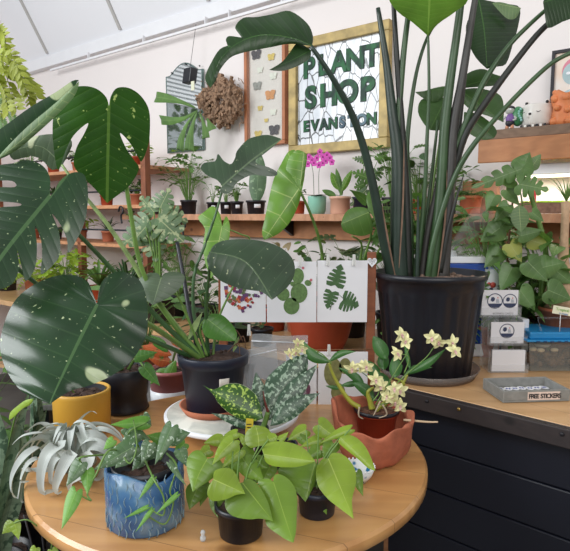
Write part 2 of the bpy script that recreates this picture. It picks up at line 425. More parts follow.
M_fascia = wood('dark_counter_board', (52, 42, 40), (36, 30, 32), (20, 16, 18), 1.5, (0, 0, .66), .6, (1, 7, 12))
M_black = mat('black_nursery_plastic', (23, 25, 33), .38, var=.1, scale=20)
M_navypot = mat('dark_blue_plastic', (27, 33, 50), .4, var=.08, scale=20)
M_terra = mat('terracotta', (178, 104, 74), .8, var=.12, scale=25)
M_terra2 = mat('red_terracotta_plastic', (162, 66, 40), .45, var=.08, scale=15)
M_clay = mat('rough_red_clay', (166, 94, 68), .85, var=.2, scale=30, bump=.8)
M_soil = mat('potting_soil', (62, 44, 36), .95, var=.5, scale=90, bump=1)
M_white = mat('white_paper', (226, 226, 230), .6, var=.01)
M_whitegl = mat('white_plastic', (228, 230, 235), .3, var=.01)
M_clear = clear('clear_acrylic', (253, 253, 253), .05, .09)
M_frost = clear('frosted_plastic', (236, 238, 240), .2, .2)
M_glass = clear('window_glass', (250, 252, 252), .03, .03)
M_metal = mat('dark_metal', (52, 54, 58), .4, .8)
M_ink = mat('black_ink', (30, 28, 34), .6)
M_blue = mat('blue_plastic', (28, 132, 190), .35, var=.05)
M_stem = mat('green_stem', (104, 138, 66), .5, var=.2, scale=30)
M_stemd = mat('deep_green_stem', (58, 92, 52), .45, var=.2, scale=20)
M_stemv = mat('pale_streaked_petiole', (134, 156, 98), .45, var=.35, scale=40)
M_bark = mat('brown_bark', (112, 82, 62), .9, var=.35, scale=40, bump=1)
L_mon = leafm('monstera_blade', (32, 58, 32), (72, 102, 62), .3, 11, (170, 184, 142), .685, 110, rough=.26, tl=.1, blot=9, under=(120, 140, 104))
L_monb = leafm('monstera_blade_bright', (46, 84, 28), (100, 136, 60), .3, 9, (178, 200, 120), .68, 60, rough=.27, tl=.28, blot=0)
L_grey = leafm('greyed_monstera_blade', (72, 90, 66), (120, 138, 104), .4, 9, (176, 184, 150), .69, 50, rough=.4, tl=.12, blot=12)
L_dusk = leafm('dusky_monstera_blade', (54, 74, 52), (96, 116, 84), .25, 10, (168, 176, 140), .68, 90, rough=.32, tl=.1, blot=10)
L_pale = leafm('pale_underside_blade', (104, 130, 88), (176, 190, 130), .7, 12, rough=.5, tl=.25)
L_gloss = leafm('light_green_ribbed_blade', (110, 154, 62), (196, 212, 132), .75, 7, rough=.3, tl=.35, vw=.08)
L_mid = leafm('green_blade', (74, 122, 48), (120, 160, 80), .4, 8, rough=.35, tl=.3)
L_bush = leafm('soft_green_foliage', (98, 136, 70), (150, 184, 110), .3, 7, rough=.45, tl=.35)
L_bushd = leafm('dark_green_foliage', (52, 84, 46), (92, 126, 76), .3, 7, rough=.4, tl=.2)
L_lime = leafm('lime_foliage', (158, 190, 66), (196, 214, 110), .3, 7, rough=.45, tl=.4)
L_var = leafm('cream_variegated_foliage', (98, 124, 88), (178, 186, 140), .4, 8, (168, 180, 138), .57, 34, rough=.4, tl=.25)
L_bop = leafm('bird_of_paradise_blade', (37, 62, 30), (66, 104, 50), .3, 26, rough=.36, tl=.22, vw=.16, under=(72, 104, 60))
L_neon = leafm('neon_philodendron_blade', (142, 170, 56), (178, 198, 96), .2, 6, rough=.33, tl=.3, vw=.06)
L_neond = leafm('deeper_philodendron_blade', (108, 140, 48), (146, 172, 74), .2, 6, rough=.33, tl=.28, vw=.06)
L_satin = leafm('satin_pothos_blade', (84, 114, 74), (120, 150, 100), .15, 6, (176, 194, 172), .6, 130, rough=.38, tl=.15)
L_satinb = leafm('young_pothos_blade', (112, 166, 70), (160, 200, 110), .2, 6, rough=.4, tl=.35)
L_agl = leafm('speckled_aglaonema_blade', (58, 98, 34), (100, 140, 60), .1, 8, (176, 204, 96), .56, 130, rough=.33, tl=.2, edge=(190, 205, 160))
L_agl2 = leafm('silver_aglaonema_blade', (56, 84, 62), (90, 110, 84), .2, 8, (146, 168, 146), .53, 120, rough=.33, tl=.12)
L_snake = leafm('snake_plant_blade', (124, 146, 120), (80, 104, 82), .5, 16, (66, 92, 70), .55, 40, rough=.45, tl=.05, vw=.5)
L_air = leafm('silver_air_plant_blade', (184, 190, 186), (206, 210, 206), .1, 1, rough=.55, tl=.1)
L_orch = leafm('orchid_blade', (66, 116, 54), (96, 146, 76), .1, 2, rough=.3, tl=.25)
L_red = leafm('orange_red_blade', (186, 92, 52), (214, 150, 90), .4, 8, (90, 110, 52), .55, 30, rough=.35, tl=.25)
L_petal = mat('pale_yellow_petal', (224, 220, 164), .5, var=.18, scale=60)
L_lip = mat('pinkish_lip', (206, 168, 160), .5, var=.2, scale=80)
L_mag = mat('magenta_petal', (196, 52, 160), .5, var=.2, scale=60)

# ================================================================ SETTING
mb = MB(); mb.box(-7, 6, -3.5, 8, -.1, 0); mb.build('floor', M_floor, kind='structure', smooth=False)
c0, _ = wx(31, 140); xr = 3.2
mb = MB(); mb.M = WM; mb.box(c0, xr, 0, .12, 0, 5.2); mb.build('wall_back', M_wall, kind='structure', smooth=False)
# left wall with a window opening; local: along N from the corner
def LW(a, d, z): return W(c0 - d, a, z)     # a = along wall towards camera side, d = outward, z up
def lbox(mb, a0, a1, d0, d1, z0, z1):
    vs = [LW(a, d, z) for z in (z0, z1) for d in (d0, d1) for a in (a0, a1)]
    mb.add(vs, [(0, 2, 3, 1), (4, 5, 7, 6), (0, 1, 5, 4), (2, 6, 7, 3), (0, 4, 6, 2), (1, 3, 7, 5)])
mb = MB(); lbox(mb, 0, .5, 0, .12, 0, 5.2); lbox(mb, 3.6, 6.5, 0, .12, 0, 5.2); lbox(mb, .5, 3.6, 0, .12, 0, .9); lbox(mb, .5, 3.6, 0, .12, 3.3, 5.2)
mb.build('wall_left', M_wall, kind='structure', smooth=False)
wf = MB()
for a in (.5, 1.3, 2.9, 3.54): lbox(wf, a, a + .06, .02, .09, .9, 3.3)
for z in (.9, 3.24): lbox(wf, .5, 3.6, .02, .09, z, z + .06)
wfo = wf.build('window_1', M_trim, kind='structure', smooth=False)
g = MB(); lbox(g, .5, 3.6, .05, .056, .9, 3.3); g.build('pane', M_glass, wfo, smooth=False)
g = MB()
for k in range(15): lbox(g, .56, 3.54, -.05, -.012, 2.6 + k * .045, 2.625 + k * .045)
g.build('blind', M_white, wfo, smooth=False)
# sloping ceiling rising from the back wall towards the room, with batten seams
zt = 2.665
SL = 1.75
def ceilp(x, t, d=0): return W(x, .03 + t - d * .87, zt + t * SL + d * .5)
mb = MB(); mb.add([ceilp(c0 - .1, 0), ceilp(xr, 0), ceilp(xr, 1.5), ceilp(c0 - .1, 1.5), ceilp(c0 - .1, 0, .05), ceilp(xr, 0, .05), ceilp(xr, 1.5, .05), ceilp(c0 - .1, 1.5, .05)],
    [(0, 1, 2, 3), (7, 6, 5, 4), (0, 4, 5, 1), (1, 5, 6, 2), (2, 6, 7, 3), (3, 7, 4, 0)]); mb.build('ceiling', M_ceil, kind='structure', smooth=False)
for i, (px, py) in enumerate([(54, 64), (127, 42), (215, 16), (-10, 84)]):
    x, _ = wx(px, py); mb = MB()
    mb.add([ceilp(x - .012, .02), ceilp(x + .012, .02), ceilp(x + .012, 1.5), ceilp(x - .012, 1.5), ceilp(x - .012, .02, -.012), ceilp(x + .012, .02, -.012), ceilp(x + .012, 1.5, -.012), ceilp(x - .012, 1.5, -.012)],
        [(0, 3, 2, 1), (4, 5, 6, 7), (0, 1, 5, 4), (1, 2, 6, 5), (2, 3, 7, 6), (3, 0, 4, 7)]); mb.build('trim_%d' % (i + 2), M_seam, kind='structure', smooth=False)
mb = MB(); mb.M = WM; mb.box(c0, xr, -.06, 0, 2.59, 2.675); mb.build('trim_1', M_trim, kind='structure', smooth=False, bevel=.004)
# picture rail hanging under the beam
rr = thing('hanging_rail', 'thin white metal rail running along the wall just below the ceiling beam', 'rail', W(-1.2, .075, 2.545))
mb = MB(); mb.M = WM; mb.box(c0 + .5, 1.0, -.085, -.07, 2.54, 2.555); mb.build('track', M_trim, rr, smooth=False)
mb = MB(); mb.M = WM
for x in (-2.2, -1.55, -.95, -.75, -.35, .15, .6): mb = MB(); mb.M = WM; mb.box(x, x + .006, -.08, -.06, 2.553, 2.6); mb.build('bracket', M_trim, rr, smooth=False)
for x0 in (-1.13, -.62): pass

# ================================================================ ROUND TABLE
TC = V((-.142, 1.455, 0)); TR = .512; TZ = .75
t = thing('round_table', 'round knotty pine table crowded with potted plants in the foreground', 'table', TC)
mb = MB(); mb.lathe([(TR - .03, TZ - .034), (TR - .006, TZ - .034), (TR, TZ - .028), (TR, TZ - .007), (TR - .006, TZ), (0, TZ)], TC, 96)
o = mb.build('tabletop', M_pine, t); o.data.polygons.foreach_set('use_smooth', [abs(p.normal.z) < .5 for p in o.data.polygons])
mb = MB(); mb.lathe([(TR - .12, TZ - .11), (TR - .12, TZ - .034), (TR - .15, TZ - .034), (TR - .15, TZ - .11)], TC, 64); mb.build('apron', M_pine_side, t)
for a in (.8, 2.37, 3.94, 5.5):
    mb = MB(); q = TC + V((math.cos(a), math.sin(a), 0)) * (TR - .16); mb.lathe([(.022, 0), (.03, .05), (.026, .3), (.036, .6), (.036, TZ - .034)], q, 16); mb.build('leg', M_pine_side, t)

# ================================================================ COUNTER
ZC = .84
ca, cb = PZ(405, 387, ZC), PZ(570, 426, ZC); CE = (cb - ca); CE.z = 0; CE.normalize(); CN = V((CE.y, -CE.x, 0))
def CT(x, d, z): return ca + CE * x - CN * d + Z * (z - ZC)      # x along front edge, d back from it
CM = Matrix(((CE.x, -CN.x, 0, ca.x), (CE.y, -CN.y, 0, ca.y), (0, 0, 1, 0), (0, 0, 0, 1)))
t = thing('shop_counter', 'navy panelled shop counter with pine top and dark bolted front board', 'counter', CT(.4, .3, 0))
mb = MB(); mb.M = CM; mb.box(-.10, 1.9, 0, .92, ZC - .03, ZC); mb.build('countertop', M_counter, t, smooth=False, bevel=.003)
mb = MB(); mb.M = CM; mb.box(-.10, 1.9, -.028, .0, ZC - .052, ZC - .001); mb.build('front_board', M_fascia, t, smooth=False, bevel=.003)
for i in range(6):
    mb = MB(); mb.M = CM; z1 = ZC - .056 - i * .135; mb.box(-.07, 1.87, .03 + .0 * i, .05, max(.01, z1 - .132), z1); mb.build('panel_board', M_navy, t, smooth=False, bevel=.004)
mb = MB(); mb.M = CM; mb.box(-.05, 1.85, .05, .9, .0, ZC - .03); mb.build('body', M_navy, t, smooth=False)
M_brass = mat('brass', (170, 140, 80), .35, .8)
for i, (px, py) in enumerate([(427, 401), (459, 409), (562, 434)]):
    d = ray(px, py); c = V((0, 0, CZ)); tt = ((ca + CN * .028 - c).dot(CN)) / d.dot(CN); q = c + d * tt
    mb = MB(); mb.tube([q, q + CN * .004], [.0055, .005], 12); mb.build('bolt', M_brass if i == 1 else M_ink, t)

# ================================================================ BACK SHELVES
x0, _ = wx(150, 215, .0); zs = 1.385
t = thing('long_wall_shelf', 'long live edge wooden shelf holding a row of small pots below the stained glass', 'shelf', W(-.3, .12, zs - .03))
mb = MB(); rs = random.Random(3); nx = 60; pts = []
for k in range(nx + 1):
    x = x0 + (1.75 - x0) * k / nx; pts.append(W(x, .25 + .008 * math.sin(k * 1.7) + rs.uniform(-.004, .004), zs - .035))
mb.prism([W(1.75, .0, zs - .035), W(x0, .0, zs - .035)] + pts, Z * .035)
mb.build('board', M_shelfedge, t, smooth=False)
mb = MB(); mb.M = WM; mb.box(x0 + .1, 1.7, -.05, -.0, zs - .14, zs - .035); mb.build('support_board', M_cedar, t, smooth=False, bevel=.003)
for x in (x0 + .2, -.3, .5, 1.2):
    mb = MB(); mb.prism([W(x, .0, zs - .035), W(x, .2, zs - .035), W(x, .2, zs - .05), W(x, .02, zs - .14), W(x, 0, zs - .14)], E1 * .02); mb.build('bracket', M_metal, t, smooth=False)
# upper right shelf
xa, _ = wx(478, 150, .235)
t = thing('upper_wall_shelf', 'upper reclaimed board shelf at right carrying ceramic figures and a picture', 'shelf', W(1.2, .1, 1.72))
mb = MB(); mb.M = WM; mb.box(xa - .01, 2.3, -.22, 0, 1.693, 1.733); mb.build('board', M_old, t, smooth=False, bevel=.004)
mb = MB(); mb.M = WM; mb.box(xa, 2.3, -.235, -.215, 1.598, 1.692); mb.build('front_board', M_cedar, t, smooth=False, bevel=.003)
# plant bench along the wall
BX = min((q - O).dot(E1) for q in (CT(-.1, 0, 0), CT(-.1, .92, 0))) - .04
t = thing('plant_bench', 'low wooden plant bench running along the wall beneath the long shelf', 'bench', W(-.8, .4, 0))
mb = MB(); mb.M = WM; mb.box(c0 + .1, BX, -.78, -.08, .755, .79); mb.build('benchtop', M_counter, t, smooth=False, bevel=.004)
for x in (c0 + .3, -1.8, -.9, BX - .08):
    for y in (-.74, -.16):
        mb = MB(); mb.M = WM; mb.box(x, x + .05, y, y + .05, 0, .755); mb.build('leg', M_cedar, t, smooth=False)
mb = MB(); mb.M = WM; mb.box(c0 + .2, BX - .02, -.7, -.14, .25, .275); mb.build('lower_shelf', M_counter, t, smooth=False)

# ladder rack at left: brown posts, pale boards
t = thing('plant_rack', 'tall brown framed rack with pale wooden shelves of plants at left', 'rack', W(-2.0, .42, 0))
xp, _ = wx(146, 200, .38); xl = c0 + .15
for x in (xp, xp - .72, xl):
    for y in (-.4,):
        mb = MB(); mb.M = WM; mb.box(x - .022, x + .022, y, y + .044, .79, 1.93 if x != xp - .72 else 1.5); mb.build('post', M_rack, t, smooth=False, bevel=.003)
rackz = []
for px, py in ((120, 205), (40, 240), (100, 168)):
    q = PW(px, py, .4); rackz.append(q.z)
for z in rackz:
    mb = MB(); mb.M = WM; mb.box(xl, xp, -.4, -.01, z - .022, z); mb.build('shelf_board', M_shelf, t, smooth=False)
for z in rackz:
    mb = MB(); mb.tube([W(xl, .39, z + .09), W(xp, .39, z + .09)], [.006, .006], 6); mb.build('rail', M_metal, t)

# ================================================================ WALL HANGINGS
# stained glass sign
sx0, sz1 = wx(293, 42); sx1, sz0 = wx(391, 150)
sz1 = 2.345; sz0 = 1.72
t = thing('stained_glass_sign', 'gold framed stained glass sign reading PLANT SHOP EVANSTON on the wall', 'sign', W((sx0 + sx1) / 2, .02, sz0))
print('sign', sx0, sx1, sz0, sz1)
M_gold = mat('gold_leaf_frame', (166, 144, 90), .5, .15, var=.3, scale=18)
fw = .052
for i, (a, b, c_, d_) in enumerate([(sx0, sx1, sz1 - fw, sz1), (sx0, sx1, sz0, sz0 + fw), (sx0, sx0 + fw, sz0 + fw, sz1 - fw), (sx1 - fw, sx1, sz0 + fw, sz1 - fw)]):
    mb = MB(); mb.M = WM; mb.box(a, b, -.045, -.005, c_, d_); mb.build('frame', M_gold, t, smooth=False, bevel=.004)
g = NT('white_art_glass'); vo = g.n('TexVoronoi'); vo.feature = 'DISTANCE_TO_EDGE'; vo.inputs['Scale'].default_value = 1
vv = g.coord((19, 19, 8.5)); nz = g.n('TexNoise'); nz.inputs['Scale'].default_value = 2
g.l(vv, nz.inputs['Vector']); ad = g.n('VectorMath'); ad.operation = 'ADD'; g.l(vv, ad.inputs[0]); sc_ = g.n('VectorMath'); sc_.operation = 'SCALE'; sc_.inputs['Scale'].default_value = .15; g.l(nz.outputs[1], sc_.inputs[0]); g.l(sc_.outputs[0], ad.inputs[1]); g.l(ad.outputs[0], vo.inputs['Vector'])
n2 = g.n('TexNoise'); n2.inputs['Scale'].default_value = 1; n2.inputs['Detail'].default_value = 2; g.l(g.coord((18, 18, 4)), n2.inputs['Vector'])
cc = g.ramp(n2.outputs[0], (.35, lin((200, 206, 214))), (.65, lin((232, 234, 238))))
cc = g.mix(g.ramp(vo.outputs['Distance'], (.022, (1, 1, 1, 1)), (.04, (0, 0, 0, 1))), cc, lin((84, 86, 88))); g.l(cc, g.b.inputs['Base Color']); g.b.inputs['Roughness'].default_value = .2
mb = MB(); mb.M = WM; mb.box(sx0 + fw, sx1 - fw, -.022, -.014, sz0 + fw, sz1 - fw); mb.build('glass_panel', g.m, t, smooth=False)
def glassgreen(nm, a, b):
    g = NT(nm); n2 = g.n('TexNoise'); n2.inputs['Scale'].default_value = 26; n2.inputs['Detail'].default_value = 3; g.l(g.coord((1, 1, .5)), n2.inputs['Vector'])
    g.l(g.ramp(n2.outputs[0], (.38, lin(a)), (.62, lin(b))), g.b.inputs['Base Color']); g.b.inputs['Roughness'].default_value = .4; g.b.inputs['Specular IOR Level'].default_value = .2; return g.m
GG = glassgreen('green_art_glass', (10, 46, 36), (34, 98, 56)); GB = glassgreen('blue_art_glass', (48, 68, 88), (96, 120, 132))
M_lead = mat('lead_came', (58, 62, 62), .5, .4)
ix0, ix1 = sx0 + fw, sx1 - fw; iw = ix1 - ix0; ih = sz1 - sz0 - 2 * fw
def word(s, zb, h, xa, xb, mats, fat):
    n = len(s); cw = (xb - xa) / n
    for lay, (ex, of, mm, dy) in enumerate(((.0008, fat + .003, M_lead, .0235), (.0012, fat, None, .0265))):
        for i, chx in enumerate(s):
            cxm = xa + cw * (i + .5)
            text(t, 'letter_lead' if lay == 0 else 'letter_glass', chx, h / .70, mm or mats[i], W(cxm, dy, zb), E1, ex, of, al='CENTER')
word('PLANT', sz1 - fw - ih * .295, ih * .20, ix0 + .025, ix1 - .005, [GG] * 5, .0055)
word('SHOP', sz1 - fw - ih * .61, ih * .21, ix0 + .03, ix1 - .02, [GG] * 4, .0075)
word('EVANSTON', sz1 - fw - ih * .855, ih * .105, ix0 + .03, ix1 - .02, [GG] * 4 + [GB] * 3 + [GG], .003)
# butterfly case
bx0, _ = wx(248, 60); bx1, _ = wx(289, 60)
t = thing('butterfly_case', 'narrow wooden framed case of pinned butterflies beside the stained glass sign', 'picture', W((bx0 + bx1) / 2, .02, 1.8))
bz0, bz1 = 1.79, 2.40; fw2 = .022; M_bf = mat('oak_frame', (168, 104, 66), .5, var=.15, scale=14)
for a, b, c_, d_ in [(bx0, bx1, bz1 - fw2, bz1), (bx0, bx1, bz0, bz0 + fw2), (bx0, bx0 + fw2, bz0 + fw2, bz1 - fw2), (bx1 - fw2, bx1, bz0 + fw2, bz1 - fw2)]:
    mb = MB(); mb.M = WM; mb.box(a, b, -.04, -.003, c_, d_); mb.build('frame', M_bf, t, smooth=False, bevel=.003)
mb = MB(); mb.M = WM; mb.box(bx0 + fw2, bx1 - fw2, -.012, -.004, bz0 + fw2, bz1 - fw2); mb.build('backing', mat('cream_backing', (222, 210, 202), .8, var=.02), t, smooth=False)
mb = MB(); mb.M = WM; mb.box(bx0 + fw2, bx1 - fw2, -.034, -.032, bz0 + fw2, bz1 - fw2); mb.build('pane', M_glass, t, smooth=False)
BC = {'k': mat('dark_wing', (70, 62, 66), .8), 'y': mat('yellow_wing', (214, 184, 96), .8), 'w': mat('white_wing', (226, 222, 208), .8), 'o': mat('orange_wing', (206, 140, 84), .8), 'g': mat('grey_wing', (150, 146, 138), .8)}
for px, py, s, k in [(258, 56, .034, 'k'), (273, 58, .024, 'y'), (262, 71, .02, 'w'), (275, 77, .024, 'w'), (259, 87, .03, 'g'), (272, 96, .034, 'o'), (262, 109, .018, 'y'), (275, 113, .022, 'w'), (268, 121, .014, 'y'), (260, 135, .026, 'y'), (276, 131, .036, 'k'), (268, 141, .02, 'w')]:
    x, z = wx(px, py); q = W(x, .018, z); mb = MB(); s *= 1.35
    for sg in (-1, 1):
        mb.leaf(q, E1 * sg + Z * .7, N, s, s * .8, 'oval', 0, .1); mb.leaf(q, E1 * sg - Z * .6, N, s * .75, s * .6, 'round', 0, .1)
    mb.tube([q + Z * s * .45, q - Z * s * .45], [s * .06, s * .03], 6); mb.build('butterfly', BC[k], t)
# mirror
mx0, _ = wx(168, 100); mx1, _ = wx(205, 100); mz1 = wx(186, 63)[1]; mz0 = wx(186, 152)[1]
t = thing('wall_mirror', 'arched frameless mirror hanging left of the shaggy mounted fern', 'mirror', W((mx0 + mx1) / 2, .01, mz0))
n = 16; top = []
for k in range(n + 1):
    u = k / n; top.append((mx1 + (mx0 - mx1) * u, mz1 - .065 + .065 * max(0, math.sin(math.pi * min(1, max(0, (u - .12) / .76)))) ** 1.0))
poly = [(mx0, mz0), (mx1, mz0)] + top
Mm = NT('mirror_silver'); Mm.b.inputs['Metallic'].default_value = 1; Mm.b.inputs['Roughness'].default_value = .03; Mm.b.inputs['Base Color'].default_value = (.8, .84, .83, 1)
mb = MB(); mb.prism([W(x, .004, z) for x, z in poly], N * .012); mb.build('mirror_edge', mat('mirror_edge', (120, 140, 136), .15, .7), t, smooth=False)
cxm, czm = (mx0 + mx1) / 2, (mz0 + mz1) / 2
mb = MB(); mb.prism([W(cxm + (x - cxm) * .93, .017, czm + (z - czm) * .97) for x, z in poly], N * .001); mb.build('mirror_glass', Mm.m, t, smooth=False)
for px, py in ((172, 73), (186, 64), (200, 66)):
    q = PW(px, py, .02); mb = MB(); mb.tube([q, q + N * .006], [.005, .005], 8); mb.build('clip', M_metal, t)

# ================================================================ ON THE ROUND TABLE
TZt = TZ + .001
def onT(px, py): return PZ(px, py, TZt)
def z_at(px, py, Y): return P(px, py, Y).z
# turntable
tc = P(232, 412, 1.585); tc.z = 0; ZT = .812
t = thing('turntable', 'round white cake stand with frosted top under the navy pot', 'stand', (tc.x, tc.y, TZt))
mb = MB(); mb.lathe([(.0, TZt + .0), (.075, TZt), (.08, TZt + .004), (.06, TZt + .012), (.05, ZT - .016), (.05, ZT - .012)], tc, 40); mb.build('foot', M_whitegl, t)
mg = NT('marbled_frosted_top'); nz = mg.n('TexNoise'); nz.inputs['Scale'].default_value = 14; nz.inputs['Detail'].default_value = 5; nz.inputs['Distortion'].default_value = 1; mg.l(mg.coord(), nz.inputs['Vector'])
mg.l(mg.ramp(nz.outputs[0], (.4, lin((178, 178, 170))), (.6, lin((206, 204, 194)))), mg.b.inputs['Base Color']); mg.b.inputs['Roughness'].default_value = .18
mb = MB(); mb.lathe([(.05, ZT - .014), (.191, ZT - .014), (.195, ZT - .011), (.195, ZT - .002), (.191, ZT)], tc, 64); mb.build('plate', M_whitegl, t)
mb = MB(); mb.lathe([(.187, ZT - .001), (.187, ZT + .001), (0, ZT + .001)], tc, 64); mb.build('top_surface', mg.m, t)
ZT += .0015
# saucer (loose under the pot)
pc = P(214, 405, 1.585); pc.z = ZT
t = thing('terracotta_saucer', 'terracotta saucer on the white cake stand holding the navy pot', 'saucer', pc)
mb = MB(); mb.lathe([(.0, 0), (.086, 0), (.1, .022), (.095, .022), (.083, .006), (0, .006)], pc, 48); mb.build('dish', M_terra, t)
# big monstera
pz = ZT + .0065; pr, ph = .1, .165
mon = thing('variegated_monstera', 'large variegated monstera in a navy pot standing in a terracotta saucer', 'potted plant', (pc.x, pc.y, pz))
mb = MB(); c = V((pc.x, pc.y, pz)); mb.lathe([(.076, 0), (.078, .003), (pr - .008, ph - .032), (pr, ph - .03), (pr + .003, ph - .003), (pr + .001, ph), (pr - .004, ph), (pr - .006, ph * .84), (0, ph * .84)], c, 48)
mb.build('pot', M_navypot, mon)
soil(mon, (pc.x, pc.y, pz), pr - .008, ph * .9)
q = P(238, 376, 1.5); a = math.atan2(q.y - pc.y, q.x - pc.x); mb = MB()
for k in range(5):
    pass
def label_on(parent, c, r, ang, wd, z0, z1, m, name='label', taper=0):
    mb = MB(); vs = []; n = 6
    for z, rr_ in ((z0, r), (z1, r + taper)):
        for k in range(n + 1):
            b = ang + wd * (k / n - .5); vs.append(V((c[0] + rr_ * math.cos(b), c[1] + rr_ * math.sin(b), z)))
    mb.add(vs, [(k, k + 1, n + 2 + k, n + 1 + k) for k in range(n)]); return mb.build(name, m, parent, solid=.0004)
label_on(mon, pc, .093, -1.13, .3, pz + .085, pz + .113, mat('paper_label', (206, 200, 190), .7), 'price_label', .004)
PX, PY, YP = 213, 352, 1.585      # crown of the plant in the pot
pet = []
def petiole(pts, r0, r1, m=M_stemd, par=None, nm='petiole'): ptube(par or mon, m, pts, [r0, r1], nm, 8, 6)
tleaf(mon, L_mon, (97, 305), (50, 404), [(92, 291), (87, 281), (74, 275), (55, 276), (35, 284), (17, 298), (6, 318), (0, 342), (3, 362), (12, 380), (24, 393), (39, 398)],
      [(99, 290), (104, 279), (115, 272), (128, 273), (140, 281), (146, 296), (148, 315), (146, 335), (138, 352), (126, 366), (109, 377), (88, 386), (70, 391)], 1.16, .02, -.16, .28, [(76, 348)], .004, 'leaf', 4)
petiole([(97, 305, 1.165), (120, 312, 1.22), (150, 325, 1.33), (180, 345, 1.5), (205, 362, 1.58)], .0055, .008, M_stem)
tleaf(mon, L_monb, (109, 106), (107, 203), [(106, 97), (97, 89), (84, 86), (68, 89), (56, 100), (53, 118), (53, 142), (58, 170), (65, 152), (74, 135), (88, 123), (84, 134), (76, 149), (74, 166), (84, 178), (96, 190)],
      [(111, 96), (117, 88), (129, 88), (141, 96), (149, 110), (150, 130), (148, 146), (142, 161), (138, 157), (130, 143), (120, 133), (126, 148), (134, 160), (139, 169), (130, 185), (118, 195)], 1.36, .03, .06, .25, [(108, 150)], .003, cut=True)
petiole([(109, 107, 1.365), (121, 150, 1.40), (130, 210, 1.45), (143, 272, 1.5), (172, 322, 1.55), (203, 358, 1.58)], .004, .008, M_stem)
tleaf(mon, L_mon, (50, 196), (-20, 287), [(50, 189), (50, 178), (45, 168), (36, 162), (24, 160), (10, 164), (-6, 166), (-24, 174), (-8, 180), (12, 181), (15, 187), (-8, 188), (-28, 200), (-8, 201), (18, 203), (19, 206), (-5, 208), (-32, 216), (-42, 238), (-38, 262)],
      [(54, 192), (59, 182), (67, 175), (77, 172), (85, 176), (88, 192), (87, 210), (84, 224), (76, 241), (68, 253), (67, 240), (60, 224), (52, 214), (59, 232), (60, 254), (52, 266), (41, 274), (42, 258), (41, 240), (35, 226), (37, 246), (35, 268), (26, 281), (22, 268), (17, 250), (19, 268), (12, 284), (-5, 290)], 1.24, .02, -.12, .25, [(10, 245)], .002, 'leaf', 3, .06, cut=True)
petiole([(50, 197, 1.245), (70, 225, 1.32), (92, 248, 1.38), (125, 283, 1.46), (165, 325, 1.53), (203, 360, 1.58)], .004, .008)
petiole([(62, 165, 1.5), (80, 190, 1.49), (108, 225, 1.5), (130, 258, 1.52), (160, 305, 1.55), (203, 360, 1.6)], .0035, .009, M_stemv)
# folded leaf, top left, upper face dark and lower half pale
tleaf(mon, L_mon, (-6, 160), (79, 80), [(-12, 140), (10, 122), (32, 106), (56, 92), (72, 81)], [(8, 150), (30, 128), (52, 108), (68, 93), (76, 84)], 1.3, -.1, .1, .1, [(26, 130), (58, 100)], .001)
tleaf(mon, L_pale, (-6, 162), (79, 81), [(6, 148), (28, 126), (52, 106), (70, 90)], [(14, 152), (34, 136), (58, 114), (73, 98), (78, 88)], 1.29, -.1, .1, .2, [(28, 135), (60, 103)], .002)
petiole([(-6, 161, 1.3), (-20, 190, 1.3), (-10, 240, 1.36), (60, 300, 1.46), (140, 335, 1.52), (203, 362, 1.59)], .004, .007)
tleaf(mon, L_grey, (8, 152), (62, 166), [(20, 142), (36, 136), (54, 134), (68, 137), (72, 146)], [(14, 160), (30, 156), (42, 160), (52, 170)], 1.52, 0, .05, .2, [(40, 146)], .002)
# right-hand leaves
tleaf(mon, L_dusk, (210, 252), (272, 300), [(213, 246), (222, 241), (240, 239), (262, 241), (280, 247), (292, 258), (295, 271), (290, 284), (281, 293)], [(207, 258), (209, 268), (218, 279), (232, 286), (249, 290), (262, 292)], 1.42, 0, -.14, .28, [(246, 262)], .002)
petiole([(210, 252, 1.425), (209, 275, 1.45), (206, 310, 1.52), (208, 356, 1.58)], .003, .006)
tleaf(mon, L_dusk, (222, 186), (282, 139), [(217, 180), (208, 176), (201, 169), (204, 163), (215, 161), (218, 154), (224, 161), (231, 164), (235, 158), (237, 151), (247, 140), (258, 136), (269, 135)],
      [(220, 192), (229, 193), (238, 182), (252, 175), (264, 176), (275, 176), (277, 172), (268, 167), (258, 164), (256, 160), (264, 154), (274, 146)], 1.62, 0, -.1, .2, [(252, 160)], .003, cut=True)
petiole([(223, 187, 1.625), (216, 213, 1.62), (205, 245, 1.61), (194, 277, 1.6), (195, 320, 1.59), (209, 356, 1.585)], .003, .006)
tleaf(mon, L_grey, (161, 278), (153, 305), [(157, 273), (146, 274), (138, 281), (140, 291), (146, 300)], [(165, 273), (178, 272), (185, 277), (180, 288), (168, 298)], 1.5, 0, -.1, .2)
petiole([(161, 278, 1.5), (173, 290, 1.52), (185, 310, 1.55), (200, 352, 1.58)], .002, .004, M_stem)
tleaf(mon, L_mid, (206, 318), (236, 341), [(212, 314), (222, 315), (231, 323), (237, 333)], [(202, 325), (205, 336), (216, 340), (226, 341)], 1.53, 0, -.1, .2)
petiole([(206, 318, 1.53), (200, 330, 1.55), (207, 356, 1.57)], .002, .004, M_stem)
tleaf(mon, L_gloss, (222, 227), (211, 279), [(220, 214), (213, 206), (204, 212), (198, 218), (205, 229), (203, 245), (205, 262)], [(226, 216), (230, 226), (229, 240), (226, 252), (219, 266)], 1.72, 0, -.08, .2, [], .002)
petiole([(222, 227, 1.72), (240, 234, 1.74), (250, 242, 1.76), (236, 280, 1.72), (218, 320, 1.65), (213, 356, 1.6)], .0022, .004, M_stem)
for pts, r in (([(177, 242, 1.7), (184, 280, 1.66), (190, 315, 1.62), (200, 358, 1.59)], .006),):
    ptube(mon, M_black, pts, [r, r * 1.3], 'support_stake', 8)
